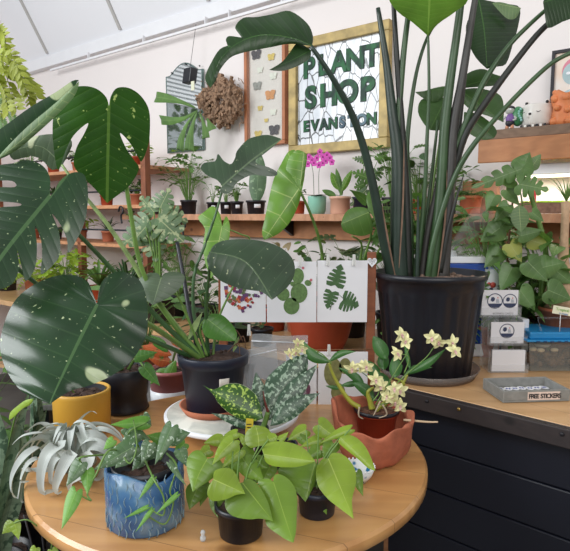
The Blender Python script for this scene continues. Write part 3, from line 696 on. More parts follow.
for k, (px, py) in enumerate([(146, 322), (182, 306)]):
    petiole([(px, py, 1.52), ((px + 205) / 2, (py + 350) / 2 + 4, 1.55), (205, 360, 1.58)], .002, .005, M_stem if k % 2 else M_stemd)
mb = MB()
mb.leaf(P(188, 340, 1.56), (.5, 0, 1), (0, -1, .3), .09, .02, 'lance', .1); mb.build('sheath', M_stemv, mon); mb = MB(); mb.leaf(P(233, 352, 1.56), (.3, -.1, .8), (0, -1, .2), .05, .012, 'lance', .1)
mb.build('sheath', M_stemv, mon)
mb = MB()
for a, b, c_ in (((228, 352), (238, 343), (240, 356)), ((236, 346), (243, 336), (246, 348)), ((232, 338), (236, 330), (243, 342))):
    mb.tube(sm([P(a[0], a[1], 1.55), P(b[0], b[1], 1.53), P(c_[0], c_[1], 1.54)], 4), [.002, .001], 5)
mb.build('aerial_root', M_bark, mon)

# yellow pot and black pot
q = P(83, 428, 1.59); q.z = TZt
t = thing('mustard_pot', 'mustard yellow pot with a dark liner in front of the tall black pot at left', 'pot', q)
mb = MB(); r = .081; h = .125; mb.lathe([(r - .006, 0), (r - .002, .004), (r, h - .012), (r + .001, h - .003), (r - .002, h), (r - .007, h), (r - .008, h - .03), (0, h - .03)], q, 48); mb.build('body', mat('mustard_glaze', (206, 156, 58), .42, var=.04), t)
mb = MB(); mb.lathe([(r - .02, h - .028), (r - .012, h - .004), (r - .016, h - .004), (r - .022, h - .02), (0, h - .02)], q, 40); mb.build('liner', M_black, t)
soil(t, q, r - .02, h - .016)
mb = MB(); mb.tube(sm([q + Z * (h - .015) + V((-.02, 0, 0)), q + V((-.03, -.01, h + .004)), q + V((-.045, -.01, h - .008))], 4), [.0025, .002], 6); mb.build('dry_stalk', M_stem, t)
q = P(125, 412, 1.77); q.z = TZt
t = thing('upright_leafy_plant', 'small plant with thick green stems in a tall black pot behind the mustard pot', 'potted plant', q)
mb = MB(); r = .078; h = .14; mb.lathe([(r - .012, .0), (r, .006), (r - .004, .016), (r - .006, .05), (r - .002, .054), (r, h - .03), (r + .003, h - .003), (r, h), (r - .005, h), (r - .006, h - .02), (0, h - .02)], q, 40); mb.build('pot', M_black, t)
soil(t, q, r - .008, h - .012)
for a, b, c_ in (((122, 370), (124, 360), (136, 357)), ((128, 370), (136, 359), (144, 367)), ((120, 372), (117, 366), (108, 352))):
    ptube(t, M_stem, [(a[0], a[1], 1.76), (b[0], b[1], 1.74), (c_[0], c_[1], 1.72)], [.006, .003], 'stem', 7)
for b, e, w in (((108, 352), (98, 336), 12), ((144, 367), (160, 386), 14), ((136, 357), (158, 352), 12)): pleaf(t, L_mid, b, e, w, 1.7)

# silver air plant
ac = onT(60, 492); ac.z = TZt
air = thing('silver_air_plant', 'large silvery curly air plant lying on the left side of the round table', 'air plant', ac)
YA = 1.34
def rib(pts, w, Ys=0, up=(0, -.5, 1), fold=.22):
    p3 = sm([P(a, b, YA + c_) for a, b, c_ in pts], 6); m_ = len(p3); w *= 1.22
    for p in p3:
        if (V((p.x, p.y, 0)) - TC).length < TR + .01: p.z = max(p.z, TZ + .012)
    wd = [w * (1 - .92 * (i / (m_ - 1)) ** 1.3) * (.8 + .2 * min(1, i / 4)) for i in range(m_)]
    ups = [(p - (V((ac.x + .03, YA, TZ + .03)))).normalized() for p in p3]
    mb = MB(); mb.ribbon(p3, wd, ups, fold); mb.build('leaf', L_air, air)
rib([(70, 465, .0), (50, 448, -.06), (28, 455, -.1), (14, 475, -.11), (14, 495, -.1), (30, 500, -.09)], .034)
rib([(72, 468, -.02), (62, 448, -.1), (48, 455, -.14), (42, 478, -.15), (46, 500, -.14), (60, 497, -.13)], .036)
rib([(76, 462, 0), (84, 440, -.05), (98, 438, -.05), (112, 452, -.04), (110, 480, -.03)], .034)
rib([(72, 460, .02), (60, 438, .0), (44, 434, -.02), (24, 436, -.03), (12, 445, -.03)], .026)
rib([(74, 462, .02), (72, 436, .0), (76, 424, 0), (88, 424, .0), (106, 436, 0)], .03)
rib([(72, 464, .02), (66, 436, .02), (58, 425, .02), (44, 428, .02), (30, 440, .0)], .024)
rib([(78, 470, -.04), (72, 455, -.12), (62, 470, -.15), (56, 488, -.15), (62, 498, -.14)], .032)
rib([(80, 466, -.03), (88, 458, -.12), (82, 472, -.15), (70, 482, -.15), (72, 496, -.14)], .03)
rib([(74, 470, -.02), (60, 460, -.1), (70, 456, -.12), (84, 480, -.13)], .03)
rib([(66, 470, .0), (40, 468, -.02), (26, 480, -.02), (22, 500, .01), (34, 505, .0)], .022)
rib([(78, 455, .05), (86, 430, .06), (104, 426, .06), (120, 436, .05), (124, 455, .04)], .028)
rib([(74, 455, .05), (78, 425, .06), (90, 412, .06), (97, 414, .04)], .012)
rib([(70, 455, .04), (56, 432, .06), (40, 424, .06), (26, 432, .05)], .02)
rib([(84, 466, .0), (98, 452, -.06), (106, 462, -.08), (98, 478, -.08), (88, 474, -.07)], .03)
for pts, w in (([(72, 470, .0), (52, 460, -.05), (32, 462, -.08), (22, 478, -.09), (22, 494, -.09)], .03), ([(78, 462, -.02), (90, 446, -.06), (106, 450, -.07), (114, 466, -.06), (112, 488, -.05)], .032),
    ([(70, 460, .02), (52, 440, .0), (32, 442, -.03), (18, 456, -.05), (12, 474, -.05)], .03), ([(76, 458, .02), (90, 434, .0), (108, 432, .0), (122, 444, .02), (124, 466, .02)], .03), ([(74, 466, -.03), (66, 452, -.08), (54, 462, -.1), (52, 484, -.1), (60, 500, -.09)], .028),
    ([(74, 458, .03), (64, 434, .03), (50, 430, .03), (36, 440, .02), (28, 456, .01)], .03), ([(76, 458, .03), (80, 434, .02), (90, 428, .01), (102, 438, .0), (106, 456, .0)], .03), ([(74, 470, -.03), (80, 462, -.09), (88, 470, -.1), (88, 488, -.1), (80, 498, -.09)], .024)):
    rib(pts, w)
for k in range(20):
    a = R.uniform(0, 6.28); rr_ = R.uniform(16, 44)
    x1, y1 = 74 + rr_ * math.cos(a), 458 - rr_ * .4 * abs(math.sin(a)) - 8
    rib([(74, 464, .02), ((74 + x1) / 2, y1 - 10, .02 + .05 * math.sin(a)), (x1, y1, .02 + .08 * math.sin(a)), (x1 + 9 * math.cos(a), y1 + 18, .03 + .08 * math.sin(a))], R.uniform(.016, .026))
mb = MB(); mb.ball(P(74, 474, YA), .03, 12, (1, 1, 1.1)); mb.build('core', L_air, air)

# blue textured planter with satin pothos
q = onT(146, 519); q.z = TZt
bp = thing('satin_pothos', 'satin pothos trailing from a blue carved ceramic planter at the table front', 'potted plant', q)
r = .078; h = .126
g = NT('blue_carved_glaze'); tcn = g.n('TexCoord'); mp = g.n('Mapping'); g.l(tcn.outputs['UV'], mp.inputs[0])
mp.inputs['Scale'].default_value = (1, 1, 1)
vo = g.n('TexVoronoi'); vo.inputs['Scale'].default_value = 1; vo.feature = 'F1'; mp.inputs['Scale'].default_value = (34, 5.5, 1); g.l(mp.outputs[0], vo.inputs['Vector'])
nz = g.n('TexNoise'); nz.inputs['Scale'].default_value = 18; g.l(g.coord(), nz.inputs['Vector'])
ring = g.math('ABSOLUTE', g.math('SUBTRACT', vo.outputs['Distance'], .33))
mask = g.ramp(nz.outputs[0], (.55, (0, 0, 0, 1)), (.8, (1, 1, 1, 1)))
base = g.ramp(nz.outputs[0], (.35, lin((44, 84, 134))), (.65, lin((86, 128, 164))))
g.l(g.mix(g.math('MULTIPLY', mask, .75), base, lin((150, 170, 178))), g.b.inputs['Base Color']); g.b.inputs['Roughness'].default_value = .25
g.bump(mask, .7, .004)
mb = MB(); n = 72; prof = [(r - .006, 0), (r, .006), (r + .001, h * .5), (r + .001, h), (r - .005, h + .002), (r - .007, h - .03), (0, h - .035)]; vs = []; uv = []
for i, (a_, b_) in enumerate(prof):
    for j in range(n + 1):
        an = 2 * math.pi * j / n; lift = (.010 * math.sin(an * 3 + 1) + .010 * math.sin(an - .2)) if i in (3, 4) else 0
        vs.append(q + V((a_ * math.cos(an), a_ * math.sin(an), b_ + lift))); uv.append((j / n, b_ / h))
mb.add(vs, [(i * (n + 1) + j, i * (n + 1) + j + 1, (i + 1) * (n + 1) + j + 1, (i + 1) * (n + 1) + j) for i in range(len(prof) - 1) for j in range(n)], uv)
mb.build('planter', g.m, bp)
mb = MB()
for row in range(7):
    for k in range(24):
        a0 = (k + .5 * (row % 2)) * 2 * math.pi / 24 + R.uniform(-.04, .04); z0 = .012 + row * .0165 + R.uniform(-.002, .002); ln = .0105; sg = 1 if (k + row) % 3 else -1
        pp = []
        for i in range(6):
            u = i / 5 * 2 - 1; an = a0 + sg * .055 * (1 - u * u); pp.append(q + V(((r + .0006) * math.cos(an), (r + .0006) * math.sin(an), z0 + ln * u)))
        mb.tube(pp, [.0004, .0011, .0015, .0015, .001, .0004], 6)
mb.build('crescent_relief', mat('pale_relief_glaze', (122, 148, 162), .3, var=.25, scale=40), bp, kind='stuff')
mb = MB(); mb.lathe([(r - .016, h - .03), (r - .0105, h - .001), (r - .0135, h - .001), (r - .019, h - .028)], q, 40); mb.build('liner', M_black, bp)
soil(bp, q, r - .018, h - .03)
def z2(x, y): return (x / 3, 400 + y / 3)
YB = 1.13
for b, e, w, dY, m_ in [((438, 68), (330, 74), 42, .02, L_satinb), ((400, 140), (278, 212), 62, -.06, L_satin), ((515, 82), (464, 195), 46, -.05, L_satin), ((508, 112), (572, 98), 58, -.02, L_satin),
    ((378, 84), (455, 122), 46, .03, L_satin), ((244, 188), (198, 260), 46, -.1, L_satin), ((262, 210), (262, 284), 44, -.1, L_satinb), ((228, 276), (184, 390), 44, -.13, L_satinb), ((340, 120), (310, 150), 30, -.04, L_satinb),
    ((405, 120), (380, 84), 30, .04, L_satin), ((430, 45), (455, 78), 30, .06, L_satin), ((470, 150), (405, 185), 40, .0, L_satin), ((555, 130), (520, 160), 36, .02, L_satinb), ((430, 170), (395, 215), 40, .0, L_satin),
    ((350, 175), (318, 130), 44, .02, L_satin), ((410, 100), (360, 140), 50, .0, L_satin), ((490, 120), (440, 105), 42, .02, L_satinb), ((540, 150), (560, 200), 40, -.04, L_satin), ((380, 170), (345, 205), 40, -.07, L_satin), ((450, 130), (425, 190), 44, -.06, L_satin), ((440, 322), (370, 356), 14, -.11, L_satinb), ((455, 330), (405, 398), 14, -.11, L_satinb), ((530, 285), (465, 345), 16, -.11, L_satinb), ((460, 235), (415, 300), 18, -.1, L_satinb), ((510, 190), (560, 260), 20, -.09, L_satin)]:
    pleaf(bp, m_, z2(*b), z2(*e), w / 3, YB + dY, 'heart', 0, -.12, .3)
mb = MB()
for pts in ([(410, 160, .02), (385, 100, .0), (440, 68, .02)], [(430, 170, .0), (405, 120, -.02), (400, 140, -.06)], [(470, 170, .0), (490, 110, 0), (512, 84, -.05)], [(480, 180, 0), (500, 140, .02), (508, 112, -.02)],
            [(400, 170, .0), (330, 150, -.08), (290, 220, -.11), (270, 260, -.11), (262, 285, -.11), (272, 302, -.12), (228, 278, -.13)], [(430, 170, 0), (460, 235, -.1), (490, 290, -.11), (490, 345, -.11), (455, 330, -.11)],
            [(500, 160, 0), (530, 200, -.08), (510, 270, -.1), (520, 310, -.1), (495, 372, -.1), (440, 345, -.11)], [(395, 130, 0), (370, 160, -.06), (390, 190, -.08), (410, 140, -.06), (400, 60, .0)], [(390, 160, 0), (250, 170, -.1), (244, 188, -.1)]):
    mb.tube(sm([P(*z2(a, b), YB + c_) for a, b, c_ in pts], 6), [.0022, .0014], 6)
mb.build('vine', M_stem, bp)

# neon philodendrons
def z3(x, y): return (190 + x / 3, 400 + y / 3)
def nursery(name, label, c, r, h, m=M_black, group=None):
    t = thing(name, label, 'potted plant', c, group)
    mb = MB(); potmesh(mb, c, r, r * .86, h, .012, .002, 40); mb.build('pot', m, t); soil(t, c, r - .004, h * .9); return t
q1 = onT(241, 533); q1.z = TZt
ph1 = nursery('neon_philodendron', 'lime green heart leaf philodendron in black pot at the very front of the table', q1, .049, .066)
Y1 = 1.09
N1 = [((207, 138), (196, 76), 78, .02, L_neon, 'round'), ((130, 122), (66, 196), 46, -.02, L_neon, 'heart'), ((52, 176), (8, 276), 104, -.04, L_neond, 'heart'), ((150, 150), (96, 205), 44, .0, L_neon, 'heart'),
      ((80, 292), (124, 386), 54, -.03, L_neond, 'heart'), ((165, 186), (226, 246), 62, -.02, L_neond, 'heart'), ((60, 150), (22, 172), 40, .02, L_neon, 'heart'), ((140, 100), (82, 132), 30, .05, L_neon, 'heart'),
      ((24, 262), (-2, 330), 60, .0, L_neond, 'heart'), ((150, 160), (205, 236), 80, .02, L_neond, 'heart'), ((110, 190), (150, 250), 60, .03, L_neond, 'heart'), ((200, 215), (168, 262), 60, .03, L_neond, 'heart'), ((95, 120), (40, 130), 40, .06, L_neon, 'heart'), ((240, 200), (215, 262), 50, .03, L_neond, 'heart'), ((235, 118), (262, 108), 32, .03, L_neon, 'round'), ((268, 120), (296, 95), 22, .03, L_neon, 'heart'), ((170, 130), (140, 96), 26, .04, L_neon, 'heart'), ((200, 180), (235, 205), 40, .0, L_neond, 'heart'), ((58, 250), (30, 320), 40, .02, L_neond, 'heart')]
for b, e, w, dY, m_, sh in N1: pleaf(ph1, m_, z3(*b), z3(*e), w / 3, Y1 + dY, sh, 0, -.13, .28, .04)
def zt(l): return [z3(*p) for p in l]
tleaf(ph1, L_neon, z3(221, 163), z3(376, 184), zt([(216, 145), (228, 132), (262, 124), (310, 130), (348, 150)]), zt([(226, 184), (245, 197), (285, 202), (332, 199)]), Y1 - .03, 0, -.12, .3)
tleaf(ph1, L_neon, z3(70, 238), z3(166, 281), zt([(72, 216), (88, 206), (115, 204), (134, 216), (150, 248)]), zt([(56, 258), (52, 284), (68, 303), (108, 298), (138, 285)]), Y1 - .09, 0, -.12, .28)
tleaf(ph1, L_neond, z3(158, 248), z3(249, 364), zt([(172, 236), (196, 246), (220, 278), (238, 318)]), zt([(132, 252), (108, 284), (106, 322), (128, 348), (175, 358), (212, 356)]), Y1 - .08, 0, -.14, .26)
tleaf(ph1, L_neond, z3(250, 246), z3(310, 428), zt([(252, 228), (266, 222), (292, 234), (314, 262), (322, 300), (320, 350), (318, 395)]), zt([(236, 236), (216, 238), (203, 246), (220, 280), (236, 315), (226, 350), (232, 378), (268, 406), (290, 420)]), Y1 - .07, 0, -.14, .26)
for b in [(207, 138), (130, 122), (66, 186), (150, 150), (80, 292), (221, 163), (70, 238), (158, 248), (250, 246), (235, 118), (165, 186)]:
    px, py = z3(*b); e = P(px, py, Y1 - .02); s0 = q1 + V((R.uniform(-.02, .02), R.uniform(-.02, .02), .058))
    mb = MB(); mb.tube(sm([s0, s0.lerp(e, .5) + Z * .015, e], 5), [.0022, .0014], 6); mb.build('petiole', M_stem, ph1)
q2 = onT(317, 512); q2.z = TZt
ph2 = nursery('neon_philodendron', 'lime green heart leaf philodendron in navy pot, right one, beside the clay vessel', q2, .043, .058, M_navypot)
Y2 = 1.17
tleaf(ph2, L_neon, z3(415, 176), z3(491, 357), zt([(425, 160), (450, 160), (474, 176), (495, 208), (498, 250), (486, 300)]), zt([(396, 178), (379, 206), (383, 255), (412, 295), (450, 326)]), Y2 - .08, 0, -.14, .26)
tleaf(ph2, L_neond, z3(376, 186), z3(346, 306), zt([(345, 178), (300, 190), (266, 205), (268, 225), (296, 250), (328, 285)]), zt([(385, 205), (376, 245), (360, 282)]), Y2 - .04, 0, -.12, .26)
tleaf(ph2, L_neon, z3(450, 112), z3(556, 212), zt([(470, 104), (498, 112), (526, 140), (545, 178)]), zt([(446, 128), (470, 150), (505, 178), (535, 205)]), Y2 - .02, 0, -.12, .26)
for b, e, w, dY, m_, sh in [((386, 74), (456, 118), 56, .02, L_neon, 'heart'), ((378, 226), (410, 344), 84, -.03, L_neond, 'heart'), ((480, 88), (388, 132), 30, .0, L_neon, 'heart'), ((500, 218), (520, 290), 34, .0, L_neond, 'heart'),
    ((348, 90), (292, 122), 44, .04, L_neon, 'heart'), ((395, 118), (330, 142), 36, .02, L_neon, 'heart'), ((330, 110), (372, 142), 30, .03, L_neond, 'heart'), ((390, 150), (345, 180), 46, .0, L_neond, 'heart'), ((430, 130), (400, 182), 50, .0, L_neond, 'heart'), ((318, 150), (280, 185), 40, .03, L_neond, 'heart'), ((410, 200), (440, 270), 60, .03, L_neond, 'heart'), ((350, 210), (372, 300), 70, .02, L_neond, 'heart'), ((440, 190), (470, 270), 60, .03, L_neond, 'heart')]:
    pleaf(ph2, m_, z3(*b), z3(*e), w / 3, Y2 + dY, sh, 0, -.13, .28, .04)
for b in [(415, 176), (376, 186), (450, 112), (386, 74), (378, 226), (480, 88), (500, 218), (348, 90), (430, 130)]:
    px, py = z3(*b); e = P(px, py, Y2 - .01); s0 = q2 + V((R.uniform(-.015, .015), R.uniform(-.015, .015), .05))
    mb = MB(); mb.tube(sm([s0, s0.lerp(e, .5) + Z * .015, e], 5), [.002, .0013], 6); mb.build('petiole', M_stem, ph2)

# aglaonema
q3 = onT(250, 466); q3.z = TZt
ag = nursery('speckled_aglaonema', 'speckled and silver leaved plant in black pot with a yellow tag', q3, .045, .1)
YG = 1.37
def z4(x, y): return (215 + x / 4.59, 370 + y / 4.59)
tleaf(ag, L_agl, z4(222, 222), (203, 385), [z4(*p) for p in [(196, 130), (160, 88), (110, 63), (55, 64), (10, 84), (-16, 88)]], [z4(*p) for p in [(170, 238), (110, 222), (55, 190), (15, 150), (-10, 110)]], YG - .03, 0, -.1, .22, [(228, 400)])
tleaf(ag, L_agl2, (268, 409), (307, 354), [(264, 396), (266, 380), (278, 367), (294, 357)], [(280, 409), (292, 398), (302, 382), (308, 366)], YG + .02, 0, -.1, .22)
pleaf(ag, L_agl2, (272, 416), (318, 364), 19, YG - .01, 'lance'); pleaf(ag, L_agl2, (270, 426), (320, 393), 20, YG - .04, 'lance', bend=-.05)
pleaf(ag, L_agl2, (262, 430), (211, 413), 10, YG - .02, 'lance'); pleaf(ag, L_agl2, (264, 432), (224, 434), 12, YG - .03, 'lance', bend=-.1); pleaf(ag, L_agl2, (266, 420), (290, 402), 14, YG, 'lance')
pleaf(ag, L_agl2, (262, 412), (256, 372), 16, YG + .05, 'lance')
ptube(ag, mat('red_brown_bud', (104, 44, 36), .5), [(268, 412, YG), (265, 402, YG), (263, 391, YG)], [.004, .001], 'bud', 8)
ptube(ag, M_stem, [(250, 450, YG), (262, 430, YG), (268, 412, YG)], [.009, .006], 'stem', 8)
a0 = P(245, 421, YG - .05); mb = MB(); mb.obox(a0 + V((.01, 0, -.022)), V((.009, 0, -.001)), V((0, .0005, 0)), V((.002, 0, .028))); mb.build('tag', mat('yellow_tag', (222, 200, 66), .5), ag, smooth=False)
for k in range(3):
    mb = MB(); mb.obox(a0 + V((.0095 + .001 * k, -.0008, -.008 - .008 * k)), V((.006, 0, 0)), V((0, .0003, 0)), V((0, 0, .0012))); mb.build('tag_print', M_ink, ag, smooth=False)
label_on(ag, q3, .0455, -1.5, .55, TZt + .058, TZt + .072, M_white, 'barcode_label')
label_on(ag, q3, .0461, -1.5, .35, TZt + .063, TZt + .068, M_ink, 'barcode_print')
q = onT(283, 466); q.z = TZt
t = thing('empty_seedling_pot', 'small dark square-edged pot of soil behind the lime leaves beside the aglaonema', 'pot', q)
t['label'] = 'small dark pot of bare soil between the yellow tagged plant and clay vessel'
mb = MB(); potmesh(mb, q, .034, .028, .06, .01); mb.build('body', M_navypot, t); soil(t, q, .031, .054)
# glass bead / small glass bottle at front and patterned bowl
q = onT(203, 541); t = thing('glass_trinket', 'tiny clear glass trinket on the table front edge left of the front philodendron', 'trinket', q)
mb = MB(); mb.lathe([(.0, 0), (.005, .001), (.006, .008), (.003, .012), (.005, .018), (.003, .022), (0, .022)], q, 14); mb.build('bead', clear('trinket_glass', (230, 235, 238), .05, .45), t)
q = onT(357, 480); q.z = TZt
t = thing('painted_bowl', 'small blue and white painted bowl beside the clay vessel', 'bowl', q)
g = NT('blue_white_paint'); vo = g.n('TexVoronoi'); vo.inputs['Scale'].default_value = 55; g.l(g.coord(), vo.inputs['Vector'])
g.l(g.ramp(vo.outputs['Distance'], (.3, lin((40, 110, 150))), (.42, lin((216, 220, 218)))), g.b.inputs['Base Color']); g.b.inputs['Roughness'].default_value = .2
mb = MB(); mb.lathe([(.0, 0), (.024, 0), (.036, .016), (.042, .034), (.04, .034), (.033, .016), (0, .006)], q, 32); mb.build('bowl_body', g.m, t)
mb = MB()
for k in range(26):
    a = 2 * math.pi * k / 26; mb.ball(q + V((.0412 * math.cos(a), .0412 * math.sin(a), .0355)), .0026, 6)
mb.build('beaded_rim', M_white, t)

# clay vessel with orchid
q = onT(372, 457); q.z = TZt
t = thing('clay_vessel', 'rough hand-built red clay vessel with uneven torn rim holding an orchid', 'vessel', q)
def wob(a, i, r, z):
    f = 1.03 + .07 * math.sin(a * 3 + .5) + .035 * math.sin(a * 7 + i * 1.3) + .022 * math.sin(a * 13 + i * 2) + .015 * math.sin(a * 23 + i * 3.7)
    tall = .10 + .055 * max(0, math.cos(a - 2.55)) ** 1.5 + .006 * math.sin(a * 5) + .01 * math.cos(a - 0.0) + .004 * max(0, math.cos(a + 1.75)) ** 2 + .004 * math.sin(a * 9)
    return r * f, z * tall
prof = [(.062, 0), (.078, .03), (.09, .25), (.097, .5), (.10, .8), (.104, .97), (.1, 1.0), (.093, .97), (.09, .7), (.084, .4), (.07, .16), (0, .12)]
mb = MB(); mb.lathe(prof, q, 64, wob); mb.build('body', M_clay, t, sub=1)
for a in (5.9, 3.9): pass
oq = V((P(376, 440, 1.47).x, 1.47, TZt + .016))
orc = thing('pale_yellow_orchid', 'orchid with pale yellow flowers in red plastic pot inside the clay vessel', 'potted plant', oq)
mb = MB(); potmesh(mb, oq, .057, .045, .093, .012); mb.build('pot', M_terra2, orc)
mb = MB(); mb.lathe([(.058, .083), (.061, .085), (.061, .094), (.056, .094), (.054, .085)], oq, 36); mb.build('rim', M_black, orc)
soil(orc, oq, .053, .086, mat('bark_mix', (96, 66, 50), .95, var=.4, scale=60))
def z5(x, y): return (300 + x / 3.167, 310 + y / 3.167)
YO = 1.45
for pts, r_ in (([(92, 168), (105, 205), (130, 250), (160, 290), (188, 308)], .0075), ([(235, 245), (215, 260), (222, 290), (228, 312)], .009), ([(340, 205), (320, 240), (270, 290), (240, 320)], .006), ([(300, 215), (330, 235), (300, 270), (260, 310)], .005)):
    ptube(orc, mat('yellow_green_cane', (158, 160, 60), .4, var=.15, scale=20), [(*z5(a, b), YO) for a, b in pts], [.003, r_], 'cane', 10)
for b, e, w, dY, bend in [((95, 165), (2, 92), 34, .0, -.16), ((90, 165), (178, 132), 22, -.02, -.12), ((275, 155), (232, 82), 44, .02, 0), ((300, 215), (300, 145), 40, -.01, .05), ((330, 205), (420, 182), 26, .02, -.1), ((345, 200), (462, 122), 26, -.02, .05),
    ((210, 250), (120, 182), 28, .02, .08), ((235, 285), (165, 230), 34, .0, .1), ((190, 230), (125, 240), 20, .04, 0), ((265, 190), (262, 130), 36, .04, 0), ((250, 220), (215, 160), 36, .04, 0), ((285, 250), (245, 195), 34, .03, 0), ((350, 195), (330, 100), 14, .02, 0), ((130, 250), (80, 240), 14, .03, 0), ((290, 200), (325, 175), 30, .03, 0)]:
    pleaf(orc, L_orch, z5(*b), z5(*e), w / 3.167, YO + dY, 'lance' if w < 30 else 'oval', 0, -.08, .2, bend)
def flower(px, py, Y, s, k):
    rf = random.Random(k); c = P(px, py, Y); mb = MB(); face = V((rf.uniform(-.5, .5), -1, rf.uniform(-.4, .5))).normalized()
    sd = face.cross(Z).normalized(); u = sd.cross(face)
    for i in range(5):
        a = math.pi / 2 + 2 * math.pi * i / 5 + rf.uniform(-.25, .25); d = sd * math.cos(a) + u * math.sin(a) + face * rf.uniform(-.1, .35)
        mb.leaf(c, d, face, s * rf.uniform(.85, 1.15), s * .62, 'oval', rf.uniform(.1, .5), .5)
    for i in range(3):
        a = rf.uniform(0, 6.28); mb.leaf(c, sd * math.cos(a) + u * math.sin(a) + face * .8, face, s * .5, s * .3, 'oval', .5, .4)
    f = mb.build('flower', L_petal, orc); mb = MB(); mb.leaf(c, face - u * .6, u, s * .5, s * .35, 'oval', .6, .5); mb.ball(c + face * s * .12, s * .13, 8); mb.build('lip', L_lip, f)
for i, (x, y) in enumerate([(322, 78), (335, 98), (308, 138), (418, 88), (440, 100), (482, 104), (490, 130), (165, 186), (198, 180), (210, 178), (240, 220), (255, 240), (298, 248), (318, 255), (275, 272), (300, 292), (318, 304), (290, 275)]):
    px, py = z5(x, y); flower(px, py, YO - .06 + .01 * (i % 3), .021, i)
for i, (px, py) in enumerate([(298, 343), (296, 352), (290, 354), (302, 349)]): flower(px, py, YO - .02, .016, 30 + i)
mb = MB()
for pts in ([(240, 300), (300, 200), (345, 120), (322, 85)], [(250, 290), (330, 210), (400, 150), (440, 100), (482, 112)], [(230, 290), (250, 250), (200, 200), (165, 186)], [(245, 300), (290, 290), (300, 250)], [(100, 170), (70, 140), (20, 115), (-5, 110)], [(330, 200), (345, 150), (310, 138)]):
    mb = MB(); mb.tube(sm([P(*z5(a, b), YO - .03) for a, b in pts], 5), [.0018, .001], 5); mb.build('flower_stalk', M_stem, orc)
mb = MB()
for pts in ([(255, 288), (240, 320), (232, 335)], [(262, 300), (275, 330), (250, 342)], [(188, 308), (186, 335), (200, 345)]):
    mb = MB(); mb.tube(sm([P(*z5(a, b), YO - .05) for a, b in pts], 5), [.0026, .0012], 5); mb.build('aerial_root', mat('pale_root', (178, 164, 140), .8, var=.2), orc)
mb = MB(); mb.tube(sm([P(404, 420, 1.42), P(416, 421, 1.40), P(428, 422, 1.39), P(438, 422, 1.38)], 4), [.0035, .0022], 7)
t = tag(mb.build('dry_twig', mat('dry_wood', (190, 164, 134), .8), None), 'thin dry pale twig poking out over the right rim of clay vessel', 'twig')

# card stand
YS = 1.84
def SP(px, py): return P(px, py, YS)
zt_ = SP(372, 252).z; pl_, pr_ = P(223, 300, YS).x, P(371, 300, YS).x; zc_ = SP(300, 265).z
st = thing('card_display_stand', 'wooden card stand with twine across it at the back of the round table', 'display stand', ((pl_ + pr_) / 2, YS, TZt))
for x, zz in ((pl_, zt_ - .04), (pr_, zt_)):
    mb = MB(); mb.box(x - .014, x + .014, YS - .01, YS + .012, TZt, zz); mb.build('post', M_stand, st, smooth=False, bevel=.002)
mb = MB(); mb.box(pl_ - .02, pr_ + .02, YS + .012, YS + .026, TZt, TZt + .03); mb.build('bottom_rail', M_stand, st, smooth=False, bevel=.002)
zl = SP(300, 349).z
for z in (zc_, zl):
    mb = MB(); mb.tube([V((pl_, YS - .012, z + .003)), V(((pl_ + pr_) / 2, YS - .012, z - .002)), V((pr_, YS - .012, z + .003))], [.0014, .0014], 6); mb.build('twine', mat('jute_twine', (150, 112, 80), .9), st)
heart = []
def card(label, x0, x1, y0, y1, dy, group=None):
    a, b = SP(x0, y0), SP(x1, y1); c = V(((a.x + b.x) / 2, YS - .02 - dy, b.z)); t = thing('greeting_card', label, 'card', c, group)
    mb = MB(); mb.box(a.x, b.x, c.y - .001, c.y + .001, b.z, a.z); mb.build('paper', M_white, t, smooth=False, bevel=.0006); return t, c.y - .0016
def CP(px, py, y): 
    d = ray(px, py); return V((0, 0, CZ)) + d * (y / d.y)
GA = mat('printed_green', (92, 122, 70), .7, var=.25, scale=120); GD = mat('printed_dark_green', (66, 98, 58), .7, var=.2, scale=90)
c1, y1_ = card('greeting card with a heart built of red and purple gem shapes', 221, 266, 263, 321, 0)
for k in range(260):
    u, v = R.uniform(-1.15, 1.15), R.uniform(-1, 1.15)
    if (u * u + v * v - 1) ** 3 - u * u * v ** 3 > 0: continue
    q = CP(243.5 + u * 16.5, 297 - v * 16, y1_ - .0004 * R.random()); s = .0072 * R.uniform(.7, 1.3); mb = MB(); an = R.uniform(0, 3)
    mb.prism([q + V((s * math.cos(an + j * 1.57), 0, s * math.sin(an + j * 1.57))) for j in range(4)][::-1], (0, -.0003, 0))
    if len([1 for ch in c1.children]) < 96: mb.build('gem_print', [mat('gem_red', (158, 44, 48), .6), mat('gem_purple', (96, 62, 104), .6), mat('gem_orange', (190, 104, 60), .6), mat('gem_green', (92, 110, 70), .6)][R.choice([0, 0, 0, 1, 1, 2, 3])], c1, smooth=False)
c2, y2_ = card('greeting card printed with a green prickly pear cactus', 267, 316, 261, 321, .002)
def disc(parent, cx, cy, rx, ry, y, m, rot=0, name='cactus_pad'):
    ps = []
    for k in range(20):
        a = 2 * math.pi * k / 20; u, v = rx * math.cos(a), ry * math.sin(a); ps.append(CP(cx + u * math.cos(rot) - v * math.sin(rot), cy + u * math.sin(rot) + v * math.cos(rot), y))
    mb = MB(); mb.prism(ps, (0, -.0003, 0)); return mb.build(name, m, parent, smooth=False)
for cx, cy, rx, ry, ro in [(298, 276, 6, 8, 0), (299, 293, 8.5, 10, .1), (291.5, 306, 8, 8.5, 0), (283, 294, 6.5, 7, -.5), (308, 283, 3.5, 3, .3), (293, 284, 3, 2.4, .4)]: disc(c2, cx, cy, rx, ry, y2_, GA, ro)
for cx, cy in [(303, 268), (311, 280), (290, 281), (277, 288)]: disc(c2, cx, cy, 1.4, 1.4, y2_ - .0004, mat('pink_print', (190, 110, 120), .7), 0, 'cactus_flower')
c3, y3_ = card('greeting card printed with three green monstera leaves', 317, 366, 260, 321, 0)
